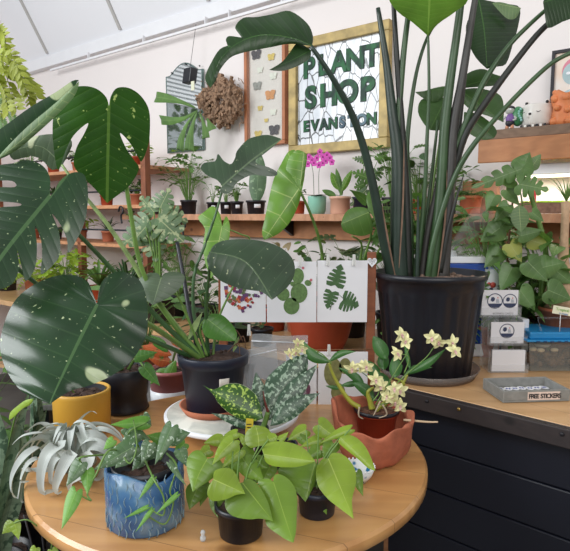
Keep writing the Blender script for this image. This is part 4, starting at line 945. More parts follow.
def pmon(px, py, tx, ty, w):
    b, e = V((px, py)), V((tx, ty)); ax = e - b; nx = V((-ax.y, ax.x)).normalized(); mb = MB()
    out = [(0, 0), (-.1, .2), (-.08, .45), (.1, .5), (.14, .12), (.2, .5), (.32, .5), (.33, .12), (.4, .48), (.5, .44), (.5, .1), (.6, .38), (.7, .3), (.68, .08), (.8, .22), (.9, .12), (1, 0)]
    for sg in (-1, 1):
        for i in range(len(out) - 1):
            (t0, w0), (t1, w1) = out[i], out[i + 1]
            quad = [b + ax * max(0, t0), b + ax * t0 + nx * w0 * w * sg, b + ax * t1 + nx * w1 * w * sg, b + ax * max(0, t1)]
            vs = [CP(p.x, p.y, y3_) for p in quad]; mb.add(vs, [(0, 1, 2, 3)])
    mb.build('leaf_print', GD, c3, smooth=False, solid=.0003)
pmon(335, 285, 341, 264, 19); pmon(343, 300, 359, 306, 21); pmon(332, 292, 327, 309, 15)
mb = MB(); mb.tube([CP(330, 310, y3_), CP(336, 292, y3_), CP(345, 300, y3_)], [.0012, .0012], 5); mb.build('stem_print', GD, c3)
c4, y4_ = card('greeting card with a plum coloured plant print, lower row left', 286, 316, 350, 410, .0)
for cx, cy, rx, ry in [(303, 372, 4, 9), (306, 392, 4, 8), (300, 384, 3, 7)]: disc(c4, cx, cy, rx, ry, y4_, mat('plum_print', (104, 62, 82), .7), .3, 'plant_print')
c5, y5_ = card('greeting card with an olive cactus print, lower row under the monstera card', 318, 366, 350, 410, .003)
for cx, cy, rx, ry in [(333, 372, 9, 14), (338, 392, 7, 9), (345, 366, 6, 8)]: disc(c5, cx, cy, rx, ry, y5_, mat('olive_print', (122, 122, 74), .7, var=.3, scale=60), .1, 'cactus_pad')
for px, py in ((262, 252), (300, 253), (328, 252), (354, 252), (249, 322), (329, 342)):
    if py > 300: py0 = py
    q = P(px, py + 8, YS - .03)
    t = thing('clothespin', 'small pale wooden clothespin %s' % {262: 'holding the corner of the gem heart card', 300: 'holding the cactus card', 328: 'holding the monstera card at its left', 354: 'holding the monstera card at its right', 249: 'hanging below the gem heart card', 329: 'clipped on the lower twine'}[px], 'clothespin', q, 'clothespins on the card stand')
    for s_ in (-1, 1):
        mb = MB(); mb.obox(q + V((s_ * .0028, 0, 0)), V((.0022, 0, .0)), V((0, .004, 0)), V((-s_ * .0008, 0, .018))); mb.build('prong', mat('pale_peg', (214, 214, 210), .5), t, smooth=False, bevel=.0006)
q = P(372, 262, YS - .02); t = thing('heart_price_tag', 'white heart-shaped price tag hanging from the stand right post', 'tag', q)
hp = [V((.016 * (16 * math.sin(a) ** 3) / 16, 0, .001 * (13 * math.cos(a) - 5 * math.cos(2 * a) - 2 * math.cos(3 * a) - math.cos(4 * a)) * 1.1)) + q for a in [2 * math.pi * k / 28 for k in range(28)]]
mb = MB(); mb.prism(hp, (0, -.0015, 0)); mb.build('heart', M_white, t, smooth=False)
for i, s_ in enumerate(('GREETING', 'CARDS', '$5')): text(t, 'tag_lettering', s_, .0055, M_ink, q + V((0, -.0017, .005 - i * .006)), (1, 0, 0), .0001, al='CENTER')
# clips / folded clear wrap at right of the stand
# zip bags
q = onT(270, 412); q.z = TZt
def bag(label, pts, Y, dY, bulge):
    t = thing('zip_bag', label, 'bag', q + V((0, Y - q.y, 0))); mb = MB(); g_ = 7; a = [P(px, py, Y + dy_) for (px, py), dy_ in zip(pts, dY)]
    for sg in (-1, 1):
        vs = []
        for i in range(g_):
            for j in range(g_):
                u, v = i / (g_ - 1), j / (g_ - 1); p = a[0].lerp(a[1], u).lerp(a[3].lerp(a[2], u), v)
                b = math.sin(math.pi * u) * math.sin(math.pi * min(1, v)) ** .7; vs.append(p + V((0, sg * bulge * b + .003 * math.sin(9 * u + 7 * v), .002 * math.sin(8 * u))))
        mb.add(vs, [(i * g_ + j, i * g_ + j + 1, (i + 1) * g_ + j + 1, (i + 1) * g_ + j)[::sg] for i in range(g_ - 1) for j in range(g_ - 1)])
    mb.build('film', M_frost, t); mb = MB(); mb.tube([a[0].lerp(a[3], .1), a[1].lerp(a[2], .1)], [.002, .002], 5); mb.build('zipper', M_whitegl, t); return t
b1 = bag('frosted clear zip bag standing behind the aglaonema', [(252, 334), (308, 336), (306, 406), (246, 404)], 1.72, [0, 0, -.02, -.02], .015)
b2 = bag('clear zip bag with orange pieces inside leaning near the navy pot', [(240, 352), (276, 343), (282, 410), (252, 412)], 1.66, [0, 0, -.02, -.02], .012)
rb = random.Random(4)
for k in range(14):
    p_ = P(rb.uniform(258, 272), rb.uniform(380, 404), 1.65); mb = MB(); mb.obox(p_, V((.008, .002, .004)), V((0, .004, 0)), V((-.003, 0, .007))); mb.build('orange_piece', mat('orange_chip', (206, 150, 86), .7), b2, smooth=False)

# ================================================================ ON THE COUNTER
ZCt = ZC + .0012
def onC(px, py): return PZ(px, py, ZCt)
# saucer + big ribbed pot with bird of paradise
q = P(427, 377, 1.87); q.z = ZCt
t = thing('clear_saucer', 'clear plastic saucer under the big black ribbed pot on the counter', 'saucer', q)
mb = MB(); mb.lathe([(0, 0), (.155, 0), (.172, .03), (.168, .03), (.152, .004), (0, .004)], q, 56); mb.build('dish', clear('smoky_clear_plastic', (206, 196, 190), .1, .22), t)
c = q + Z * .005; H = .345
bop = thing('bird_of_paradise_plant', 'tall bird of paradise plant in a large black ribbed nursery pot on the counter', 'potted plant', c)
n = 96
def rwob(a, i, r, z): return (r * (1 + (.022 if (math.cos(a * 24) > 0) else -.012)) if 1 <= i <= 3 else r, z)
mb = MB(); mb.lathe([(.13, 0), (.138, .004), (.158, H * .55), (.168, H * .8), (.174, H * .83), (.176, H - .022), (.184, H - .02), (.186, H), (.178, H), (.174, H - .03), (0, H - .03)], c, n, rwob); mb.build('pot', M_black, bop)
soil(bop, c, .172, H - .02, mat('chunky_soil', (110, 90, 78), .95, var=.5, scale=110))
YB_ = 1.86
def stalk(pts, r0, r1, m=M_stemd, nm='stalk'):
    ptube(bop, m, [(p[0], p[1], p[2] if len(p) > 2 else YB_) for p in pts], [r0, r1], nm, 10, 5)
M_st1 = mat('dark_teal_stalk', (36, 52, 42), .38, var=.25, scale=12); M_st2 = mat('green_stalk', (56, 82, 50), .4, var=.2, scale=12); M_st3 = mat('dark_sheath', (34, 36, 32), .5, var=.3, scale=14); M_st4 = mat('purple_grey_sheath', (62, 60, 58), .5, var=.25, scale=16)
stalk([(311, 46, 1.72), (330, 74, 1.74), (350, 110, 1.78), (365, 152, 1.81), (376, 200, 1.83), (385, 245, 1.85), (392, 278, 1.86)], .006, .020, M_st1)
stalk([(378, 8), (386, 60), (392, 110), (398, 160), (398, 220), (400, 282)], .007, .031, M_st1)
stalk([(393, -5), (397, 60), (402, 130), (406, 200), (408, 282)], .007, .016, M_st3)
stalk([(411, -5), (404, 50), (399, 110), (396, 170)], .008, .012, M_st2)
stalk([(440, 18, 1.9), (428, 36, 1.9), (418, 66, 1.9), (411, 105, 1.9), (407, 150, 1.9), (410, 200, 1.9), (412, 282, 1.88)], .004, .010, M_st2)
stalk([(428, 33, 1.82), (429, 90, 1.83), (427, 140, 1.84), (424, 200, 1.85), (415, 282, 1.85)], .0038, .008, M_st2)
stalk([(462, -6), (456, 40), (449, 90), (444, 135), (441, 190), (436, 240), (431, 284)], .011, .021, M_st2)
stalk([(476, -6), (470, 30), (462, 80), (453, 130), (449, 200), (442, 284)], .009, .020, M_st4)
stalk([(466, 60, 1.89), (459, 120, 1.89), (452, 180, 1.89), (447, 240, 1.88), (444, 282, 1.87)], .008, .018, M_st3)
stalk([(578, -2, 1.76), (556, 17, 1.78), (536, 36, 1.80), (509, 70, 1.82), (484, 105, 1.84), (464, 138, 1.86), (452, 185, 1.87), (440, 282, 1.87)], .0075, .014, M_st3)
stalk([(548, 8, 1.82), (528, 26, 1.83), (507, 48, 1.84), (484, 82, 1.85), (466, 122, 1.86), (452, 165, 1.87), (436, 282, 1.87)], .006, .012, M_st2)
stalk([(584, 48, 1.72), (560, 58, 1.73), (540, 73, 1.75), (507, 106, 1.78), (475, 143, 1.81), (457, 172, 1.83), (443, 208, 1.84), (433, 245, 1.84), (427, 284, 1.85)], .006, .011, M_st2)
stalk([(464, 174, 1.83), (456, 200, 1.83), (448, 232, 1.84), (440, 272, 1.85)], .0012, .011, M_st3, 'sheath')
stalk([(427, 138, 1.88), (425, 190, 1.88), (420, 240, 1.87), (414, 282, 1.87)], .005, .011, M_st2)
stalk([(418, 196, 1.84), (418, 225, 1.84), (417, 284, 1.84)], .002, .008, M_st1, 'sheath')
stalk([(438, 120, 1.9), (430, 190, 1.9), (424, 240, 1.89), (420, 284, 1.87)], .004, .011, M_st2)
stalk([(445, 110, 1.86), (440, 170, 1.87), (428, 230, 1.87), (421, 284, 1.87)], .005, .012, M_st4)
M_hus = mat('dry_husk', (122, 96, 78), .8, var=.25, scale=40)
for pts in ([(382, 205, 1.8), (388, 240, 1.8), (396, 280, 1.82)], [(404, 140, 1.83), (403, 200, 1.83), (399, 268, 1.82)], [(447, 170, 1.84), (445, 220, 1.84), (437, 282, 1.83)]):
    mb = MB(); p3 = sm([P(*p) for p in pts], 6); mb.ribbon(p3, [.006 * math.sin(math.pi * (k + .6) / (len(p3) + 1)) for k in range(len(p3))], (0, -1, .2), .1); mb.build('husk', M_hus, bop)
tleaf(bop, L_bop, (312, 46), (210, 88), [(313, 36), (307, 23), (290, 11), (273, 14), (257, 17), (243, 18), (235, 28), (243, 37), (229, 36), (226, 41), (232, 44), (220, 49), (211, 63), (205, 78)],
      [(304, 45), (288, 44), (272, 47), (256, 50), (242, 53), (230, 58), (220, 70), (215, 82)], 1.72, -.02, -.1, .3, [(292, 38), (262, 35), (236, 44), (219, 62)], .003, 'leaf', 4)
tleaf(bop, L_bop, (311, 50), (269, 70), [(298, 43), (290, 52), (282, 62)], [(310, 58), (300, 65), (287, 70), (278, 71)], 1.75, 0, -.1, .2, [(292, 60)], .002)
tleaf(bop, leafm('yellow_green_blade', (100, 142, 54), (140, 178, 84), .3, 20, rough=.35, tl=.4, vw=.16), (428, 36), (432, -55), [(412, 22), (398, 12), (388, -4), (394, -30)], [(438, 24), (455, 12), (469, -2), (464, -32)], 1.8, 0, .15, .15, [], .001)  # top blade in a paler, yellower green than the others
tleaf(bop, L_bop, (478, -2), (487, 69), [(472, 12), (466, 26), (468, 42), (476, 58)], [(490, 2), (508, 4), (520, 8), (518, 27), (513, 44), (506, 64), (496, 66)], 1.98, 0, -.15, .25, [(484, 30)], .003)
tleaf(bop, L_pale, (492, 3), (521, 8), [(500, 12), (508, 19), (516, 18)], [(500, 2), (512, 5)], 1.94, 0, -.1, .2)
tleaf(bop, L_bop, (592, -12), (543, 2), [(578, 14), (562, 22), (548, 28), (545, 14)], [(570, -25), (552, -14)], 1.75, 0, -.1, .2, [], .002)
L_bd = leafm('dark_arum_blade', (58, 88, 42), (90, 124, 66), .35, 8, rough=.38, tl=.2)  # darker green for the leaves set behind the stalks
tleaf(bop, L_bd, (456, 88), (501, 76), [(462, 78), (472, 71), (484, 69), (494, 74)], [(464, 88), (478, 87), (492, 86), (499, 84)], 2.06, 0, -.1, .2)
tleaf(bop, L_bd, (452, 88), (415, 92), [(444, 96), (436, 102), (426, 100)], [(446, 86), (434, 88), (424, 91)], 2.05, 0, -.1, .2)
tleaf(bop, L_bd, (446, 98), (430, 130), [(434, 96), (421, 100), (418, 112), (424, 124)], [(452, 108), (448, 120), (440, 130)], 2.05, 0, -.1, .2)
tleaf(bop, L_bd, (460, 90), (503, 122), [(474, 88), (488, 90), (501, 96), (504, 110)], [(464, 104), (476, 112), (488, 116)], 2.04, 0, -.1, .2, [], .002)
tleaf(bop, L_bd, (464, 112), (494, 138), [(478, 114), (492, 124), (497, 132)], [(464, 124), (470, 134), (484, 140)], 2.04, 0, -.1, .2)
stalk([(452, 90, 2.05), (440, 140, 2.0), (430, 210, 1.94), (424, 284, 1.88)], .003, .005, M_stem, 'petiole')

# humidifier
hq = onC(466, 352); Yh = 2.09; a_, b_ = P(449, 340, Yh), P(499, 340, Yh)
hx0, hx1 = a_.x, b_.x; hz1 = P(470, 255, Yh).z
t = thing('humidifier', 'white humidifier box with blue water tank steaming behind the big black pot', 'appliance', ((hx0 + hx1) / 2, Yh + .08, ZCt))
mb = MB(); mb.box(hx0 - .03, hx1 - .0, Yh, Yh + .15, ZCt, hz1 - .03); mb.build('housing', M_whitegl, t, smooth=False, bevel=.008)
mb = MB(); mb.box(hx0 - .03, hx1 - .062, Yh - .004, Yh + .02, ZCt + .05, hz1 - .03); mb.build('water_tank', mat('blue_tank', (22, 66, 148), .15, coat=.5), t, smooth=False, bevel=.006)
mb = MB(); mb.box(hx0 - .04, hx1 + .002, Yh - .006, Yh + .155, hz1 - .03, hz1 - .006); mb.lathe([(.0, 0), (.05, 0), (.045, .018), (.02, .022), (.018, .018), (0, .018)], ((hx0 - .01), Yh + .07, hz1 - .006), 24); mb.build('lid', M_whitegl, t, smooth=False, bevel=.004)
def dots(parent, pts, Y, name, dy=0):
    for px, py, r, m in pts:
        q = P(px, py, Y); mb = MB(); mb.tube([q, q + V((0, -.001, 0))], [r, r], 14); mb.build(name, m, parent)
DB, DG, DR = mat('logo_blue', (64, 110, 190), .5), mat('logo_green', (110, 180, 80), .5), mat('logo_red', (200, 84, 74), .5)
dots(t, [(487, 268, .005, DB), (491, 266, .003, DG), (488, 264, .0025, DG)], Yh - .0008, 'logo_dot'); text(t, 'logo_lettering', 'clever', .018, DB, P(490.5, 269, Yh - .0012), (1, 0, 0), .0002)
dots(t, [(493, 285, .011, DR), (489, 284, .007, DR), (491, 290, .009, mat('logo_dark', (60, 56, 80), .6))], Yh - .0008, 'logo_figure')
# steam
ms = bpy.data.materials.new('steam'); ms.use_nodes = True; nt = ms.node_tree; nt.nodes.clear(); out = nt.nodes.new('ShaderNodeOutputMaterial'); vs_ = nt.nodes.new('ShaderNodeVolumePrincipled'); nz = nt.nodes.new('ShaderNodeTexNoise'); tcn = nt.nodes.new('ShaderNodeTexCoord'); mr = nt.nodes.new('ShaderNodeMapRange')
nt.links.new(tcn.outputs['Object'], nz.inputs['Vector']); nz.inputs['Scale'].default_value = 14; nt.links.new(nz.outputs[0], mr.inputs[0]); mr.inputs[1].default_value = .4; mr.inputs[2].default_value = .7; mr.inputs[3].default_value = 0; mr.inputs[4].default_value = 9
vs_.inputs['Color'].default_value = (1, 1, 1, 1); nt.links.new(mr.outputs[0], vs_.inputs['Density']); nt.links.new(vs_.outputs[0], out.inputs['Volume'])
mb = MB(); mb.tube(sm([P(452, 254, 2.08), P(466, 236, 2.08), P(484, 212, 2.09), P(506, 190, 2.1), P(524, 176, 2.1)], 5), [.02, .028] + [.03 + .0016 * k for k in range(19)], 12)
tag(mb.build('steam_plume', ms, None), 'faint plume of white steam rising from the humidifier', 'steam')

# acrylic card holder: three tiers
t = thing('acrylic_card_holder', 'clear acrylic three tier card holder on the counter beside the big pot', 'card holder', onC(505, 371))
YT = PZ(505, 372, ZCt).y
def tier(x0, x1, y0, y1, dY, n_, label, group='card stacks in the acrylic holder'):
    Y = YT + dY; a, b = P(x0, y0, Y), P(x1, y1, Y); w = (b.x - a.x); h = a.z - b.z; xc = (a.x + b.x) / 2
    mb = MB(); mb.box(a.x - .006, b.x + .012, Y - .008, Y - .0065, b.z - .006, b.z + h * .32); mb.box(a.x - .006, b.x + .012, Y + .012, Y + .0135, b.z - .006, a.z - h * .1); mb.box(a.x - .006, b.x + .012, Y - .008, Y + .0135, b.z - .008, b.z - .006)
    mb.box(b.x + .0105, b.x + .012, Y - .008, Y + .0135, b.z - .006, b.z + h * .4); mb.build('pocket', M_clear, t, smooth=False)
    k = thing('card_stack', label, 'cards', (xc, Y, b.z), group); mb = MB()
    for i in range(n_): mb.box(a.x + .0004 * i, b.x, Y - .004 + i * .003, Y - .0015 + i * .003, b.z, a.z - .0003 * i)
    mb.build('cards', M_white, k, smooth=False); return k, a, b, Y - .0045
k1, a, b, y = tier(482, 517, 290, 315, .07, 4, 'business card stack with two round pitcher logos, top tier of the acrylic holder')
def ring(parent, c, r, m, y):
    mb = MB(); ps = [V((c.x + r * math.cos(q), y, c.z + r * math.sin(q))) for q in [2 * math.pi * j / 28 for j in range(29)]]; mb.tube(ps, [r * .06] * 29, 5, False); mb.build('logo_ring', m, parent)
def logo(parent, px, py, r, Y, half=False):
    LI = mat('logo_navy', (52, 62, 92), .6); c = P(px, py, Y); c.y = Y; ring(parent, c, r, LI, Y)
    def pr(pts, m, nm):
        mb = MB(); mb.prism([c + V((x * r, 0, z * r)) for x, z in pts][::-1], (0, -.0003, 0)); mb.build(nm, m, parent, smooth=False)
    pr([(-.85, -.35), (-.75, -.6), (-.4, -.85), (0, -.95), (.4, -.85), (.75, -.6), (.85, -.35)], LI, 'logo_base')
    pr([(-.6, .1), (-.5, .5), (-.15, .55), (0, .3), (-.1, 0), (-.35, -.1)], LI, 'logo_plant')
    pr([(.15, -.25), (.15, .25), (.5, .25), (.6, -.25)], mat('logo_grey', (176, 182, 190), .6), 'logo_pot')
    pr([(.25, .35), (.35, .55), (.5, .4)], DR, 'logo_bud')
logo(k1, 495, 301, .026, y); logo(k1, 510, 301, .024, y)
text(k1, 'lettering', 'BUSINESS CARDS', .0095, M_ink, V(((a.x + b.x) / 2 + .012, y, b.z + .003)), (1, 0, 0), .0001, al='CENTER')
k2, a, b, y = tier(491, 523, 322, 343, .03, 3, 'gift card stack with one round pitcher logo, middle tier of the acrylic holder')
logo(k2, 507, 331, .0245, y); text(k2, 'lettering', 'GIFT CARDS', .0085, M_ink, V(((a.x + b.x) / 2 + .01, y, b.z + .002)), (1, 0, 0), .0001, al='CENTER')
k3, a, b, y = tier(492, 524, 350, 371, .0, 5, 'blank pale card stack in the lowest tier of the acrylic holder')
mb = MB(); pbk = P(484, 300, YT + .09); mb.box(P(482, 300, YT + .09).x, P(518, 300, YT + .09).x, YT + .088, YT + .091, ZCt, pbk.z); mb.box(P(488, 370, YT).x, P(526, 370, YT).x, YT - .01, YT + .1, ZCt, ZCt + .003); mb.build('back_panel', M_clear, t, smooth=False)
# concrete tray
TR3, TR1 = onC(530, 403), onC(578, 400)
A_, B_, D_ = PZ(502, 402, ZCt), PZ(577, 402, ZCt), PZ(485, 381, ZCt)
ex = (PZ(572, 401, ZCt) - PZ(505, 403, ZCt)); ex.z = 0; w3 = ex.length; ex.normalize(); ey = V((-ex.y, ex.x, 0)); h3 = .034; d3 = .135
o3 = PZ(503, 403, ZCt)
t = thing('concrete_tray', 'small square grey concrete tray of stickers with a FREE STICKERS label', 'tray', o3 + ex * w3 / 2 + ey * d3 / 2)
def tb(mb, x0, x1, y0, y1, z0, z1): mb.obox(o3 + ex * (x0 + x1) / 2 + ey * (y0 + y1) / 2 + Z * (z0 + z1) / 2, ex * (x1 - x0) / 2, ey * (y1 - y0) / 2, Z * (z1 - z0) / 2)
mb = MB(); e_ = .008; tb(mb, 0, w3, 0, d3, 0, .006); tb(mb, 0, w3, 0, e_, .006, h3); tb(mb, 0, w3, d3 - e_, d3, .006, h3); tb(mb, 0, e_, e_, d3 - e_, .006, h3); tb(mb, w3 - e_, w3, e_, d3 - e_, .006, h3)
mb.build('tray_body', mat('concrete', (132, 132, 128), .85, var=.14, scale=50, bump=.4), t, smooth=False, bevel=.0015)
mb = MB(); lx = w3 * .36; tb(mb, lx, lx + .098, -.0008, 0, .006, h3 - .004); mb.build('paper_label', mat('pinkish_label', (216, 196, 184), .6), t, smooth=False)
text(t, 'label_lettering', 'FREE  STICKERS', .0185, M_ink, o3 + ex * (lx + .003) - ey * .0012 + Z * .0115, ex, .0002, .0006, spacing=.76)
rs = random.Random(9)
for k in range(24):
    c = o3 + ex * (.020 + (k % 8) * (w3 - .04) / 7 + rs.uniform(-.002, .002)) + ey * (.026 + (k // 8) * .04) + Z * (.0068 + .0006 * (k % 3)); an = rs.uniform(-.4, .4); ax = ex * math.cos(an) + ey * math.sin(an); ay = ey * math.cos(an) - ex * math.sin(an)
    s_ = thing('round_sticker', 'white sticker with a blue oval print lying in the concrete tray', 'sticker', c, 'stickers in the concrete tray')
    mb = MB(); mb.prism([c + ax * .0125 * math.cos(q) + ay * .0175 * math.sin(q) for q in [2 * math.pi * j / 16 for j in range(16)]], Z * .0004); mb.build('sticker_paper', M_white, s_, smooth=False)
    for dx in (-.004, .004): mb = MB(); mb.prism([c + ax * (dx + .003 * math.cos(q)) + ay * .006 * math.sin(q) + Z * .0005 for q in [2 * math.pi * j / 12 for j in range(12)]], Z * .0002); mb.build('print', mat('sticker_blue', (48, 62, 150), .6), s_, smooth=False)
# white wooden wedge / tray behind holder
q = P(516, 322, 2.0)
t = thing('white_planter_box', 'white painted wooden box edge behind the acrylic card holder', 'box', onC(520, 345) + V((0, .28, 0)))
mb = MB(); a1, a2 = P(506, 312, 2.12), P(526, 326, 1.98); d = (a2 - a1); d.z = 0; L_ = d.length; d.normalize(); mb.obox(V(((a1.x + a2.x) / 2, (a1.y + a2.y) / 2, (ZCt + a1.z) / 2 - .0)), d * L_ / 2, V((-d.y, d.x, 0)) * .012, Z * ((a1.z - ZCt) / 2 - .002)); mb.build('side_board', M_white, t, smooth=False, bevel=.002)
# critter keeper
kq = onC(562, 371); Yk = kq.y
kx0, kx1 = P(528, 360, Yk).x, P(528, 360, Yk).x + .27; kz1 = P(560, 341, Yk).z
t = thing('plastic_tank', 'clear plastic tank with bright blue lid and moss inside at the right edge', 'tank', ((kx0 + kx1) / 2, Yk + .08, ZCt))
mb = MB(); vs = [(kx0 + .008 if z == ZCt else kx0, y, z) if x == 0 else (kx1, y, z) for z in (ZCt, kz1) for y in (Yk, Yk + .16) for x in (0, 1)]
mb.add(vs, [(0, 2, 3, 1), (0, 1, 5, 4), (2, 6, 7, 3), (0, 4, 6, 2), (1, 3, 7, 5)]); mb.build('clear_body', clear('tank_plastic', (226, 228, 222), .06, .16), t, smooth=False)
mb = MB(); mb.box(kx0 - .012, kx1 + .012, Yk - .014, Yk + .174, kz1 - .002, kz1 + .006); mb.box(kx0 + .004, kx1 - .004, Yk + .002, Yk + .158, kz1 + .006, kz1 + .03); mb.build('lid', M_blue, t, smooth=False, bevel=.006)
for k in range(10):
    mb = MB(); mb.box(kx0 + .02 + k * .024, kx0 + .032 + k * .024, Yk - .0155, Yk - .0135, kz1 - .001, kz1 + .004); mb.build('vent_slot', mat('dark_blue_plastic2', (16, 76, 124), .5), t, smooth=False)
mb = MB()
for k in range(130):
    mb.ball((R.uniform(kx0 + .02, kx1 - .02), R.uniform(Yk + .012, Yk + .148), ZCt + R.uniform(.01, .055)), R.uniform(.01, .02), 6)
mb.build('substrate', mat('brown_moss', (104, 72, 48), .95, var=.5, scale=80, bump=1), t, kind='stuff')
mb = MB(); mb.lathe([(.022, 0), (.03, .012), (.027, .012), (.02, .003), (0, .003)], (kx0 + .07, Yk + .05, ZCt + .075), 24); mb.build('dish', clear('dish_plastic', (220, 214, 204), .1, .6), t)
for dx, dy in ((.03, .03), (.1, .02), (.05, .016)):
    mb = MB(); mb.ball((kx0 + dx, Yk + dy, ZCt + .07), .011, 8, (1.3, 1, .7)); mb.build('pebble', mat('pale_pebble', (206, 180, 150), .6), t)
# handle + label card
mb = MB(); hz = kz1 + .03; mb.tube([(kx0 + .05, Yk + .02, hz), (kx0 + .04, Yk + .03, hz + .045), (kx1, Yk + .03, hz + .045)], [.004] * 3, 6); mb.build('handle', M_clear, t)
q = P(561, 308, Yk + .01)
t = thing('plant_name_card', 'pale card with green and blue lettering standing on the blue tank lid', 'card', V((q.x, q.y, kz1 + .031)))
mb = MB(); mb.obox(q + V((.02, 0, -.012)), V((.048, 0, -.008)), V((0, .0006, 0)), V((.002, 0, .014))); mb.build('card_paper', mat('cream_card', (226, 226, 200), .6), t, smooth=False)
text(t, 'lettering', 'Tropical', .014, mat('print_green', (112, 170, 70), .6), q + V((-.018, -.002, -.007)), V((.048, 0, -.008)), .0002); text(t, 'lettering', 'is trappy', .009, DB, q + V((-.006, -.002, -.02)), V((.048, 0, -.008)), .0002)
mb = MB(); mb.tube([q + V((.0, .001, -.02)), V((q.x, q.y + .001, kz1 + .03))], [.0015, .0015], 6); mb.build('stake', M_white, t)

# ================================================================ UPPER RIGHT SHELF ITEMS
zu = 1.7335
def onU(px, off=.13):
    p = PW(px, 130, off); p.z = zu; return p
# bear planter
q = onU(536, .11); t = thing('bear_planter', 'white ceramic bear face planter on the upper shelf between the figurine and orange planter', 'planter', q)
X_ = E1; Yn = -N
M_cer = mat('white_ceramic', (224, 220, 214), .35, var=.02)
def wl(q, x, y, z): return q + E1 * x + N * y + Z * z
mb = MB(); mb.lathe([(.0, 0), (.046, .0), (.052, .012), (.055, .045), (.053, .078), (.049, .088), (.044, .088), (.046, .06), (0, .05)], q + Z * .012, 32, lambda a, i, r, z: (r / max(abs(math.cos(a)), abs(math.sin(a))) ** .55, z)); mb.build('body', M_cer, t)
for s_ in (-1, 1):
    mb = MB(); mb.ball(wl(q, s_ * .04, .0, .108), .012, 10, (1, .6, 1)); e = mb.build('ear', M_cer, t); mb = MB(); mb.ball(wl(q, s_ * .04, .006, .109), .007, 8, (1, .6, 1)); mb.build('inner_ear', M_ink, e)
mb = MB(); mb.ball(wl(q, -.01, .056, .052), .014, 12, (1.2, .6, .9)); mb.build('snout', M_cer, t)
mb = MB(); mb.ball(wl(q, -.01, .067, .057), .0055, 8, (1.2, .6, .9)); mb.build('nose', M_ink, t)
for s_ in (-1, 1):
    mb = MB(); mb.tube(sm([wl(q, -.01 + s_ * .03 - .008, .056, .068), wl(q, -.01 + s_ * .03, .058, .064), wl(q, -.01 + s_ * .03 + .008, .056, .068)], 3), [.0012, .0012], 5); mb.build('eye', M_ink, t)
for k in range(7):
    mb = MB(); c = wl(q, -.045 + k * .015, .052, .008); mb.obox(c, E1 * .0045, N * .003, Z * .008); mb.build('base_stripe', M_ink if k % 2 == 0 else M_cer, t, smooth=False)
# generic figurine
q = onU(513, .13); t = thing('painted_figurine', 'small painted figurine with green rounded back shell left of the white bear planter', 'figurine', q)
mb = MB(); mb.lathe([(0, 0), (.036, 0), (.036, .008), (0, .008)], q, 24); mb.build('base', M_ink, t)
mb = MB(); mb.ball(wl(q, .016, -.005, .06), .036, 16, (.75, .7, 1.15)); mb.build('shell', mat('figure_green', (64, 128, 84), .4, var=.1), t)
for k in range(6):
    mb = MB(); a = k; mb.ball(wl(q, .03 + .006 * math.cos(a), .015, .04 + .009 * k), .006, 6); mb.build('shell_spot', mat('figure_mint', (140, 190, 180), .5), t)
mb = MB(); mb.ball(wl(q, -.008, .012, .048), .021, 14, (1, .8, 1.2)); mb.build('torso', mat('figure_purple', (120, 84, 150), .5), t)
mb = MB(); mb.ball(wl(q, -.01, .016, .032), .019, 12, (1, .8, .8)); mb.build('trousers', mat('figure_dark', (46, 44, 54), .5), t)
mb = MB(); mb.ball(wl(q, -.012, .014, .084), .018, 14, (1.1, .9, .9)); h_ = mb.build('head', mat('figure_grey', (186, 190, 182), .5), t)
mb = MB(); mb.ball(wl(q, -.012, .010, .094), .019, 12, (1.05, .95, .6)); mb.build('cap', mat('figure_dark', (46, 44, 54), .5), h_)
for s_ in (-1, 1): mb = MB(); mb.ball(wl(q, -.012 + s_ * .007, .029, .086), .005, 8); mb.build('eye', M_white, h_)
for s_ in (-1, 1):
    mb = MB(); mb.tube(sm([wl(q, -.01 + s_ * .018, .014, .06), wl(q, -.012 + s_ * .028, .024, .046), wl(q, -.012 + s_ * .02, .034, .04)], 4), [.005, .004], 7); mb.build('arm', mat('figure_grey', (186, 190, 182), .5), t)
    mb = MB(); mb.tube([wl(q, -.01 + s_ * .009, .014, .03), wl(q, -.01 + s_ * .011, .018, .008)], [.006, .008], 8); mb.build('leg', mat('figure_peach', (214, 150, 116), .5), t)
# orange creature planter
q = onU(564, .12); t = thing('orange_creature_planter', 'orange ceramic creature shaped planter at the right end of the upper shelf', 'planter', q)
M_or = mat('orange_ceramic', (214, 128, 78), .5, var=.08, scale=30)
mb = MB(); mb.lathe([(0, 0), (.045, 0), (.052, .02), (.05, .05), (.046, .075), (.05, .10), (.052, .125), (.046, .135), (.04, .125), (0, .11)], q, 36, lambda a, i, r, z: (r * (1 + .08 * math.sin(5 * a + i)), z + (.008 * math.sin(4 * a) if i > 4 else 0))); mb.build('body', M_or, t)
for x, y, z, s in ((-.03, .035, .108, .018), (.012, .042, .11, .02), (-.04, .0, .14, .012), (.03, .02, .14, .012), (-.02, .05, .07, .014), (.02, .048, .06, .014), (-.03, .04, .02, .018), (.025, .045, .018, .018)):
    mb = MB(); mb.ball(wl(q, x, y, z), s, 10, (1, .8, .9)); mb.build('lump', M_or, t)
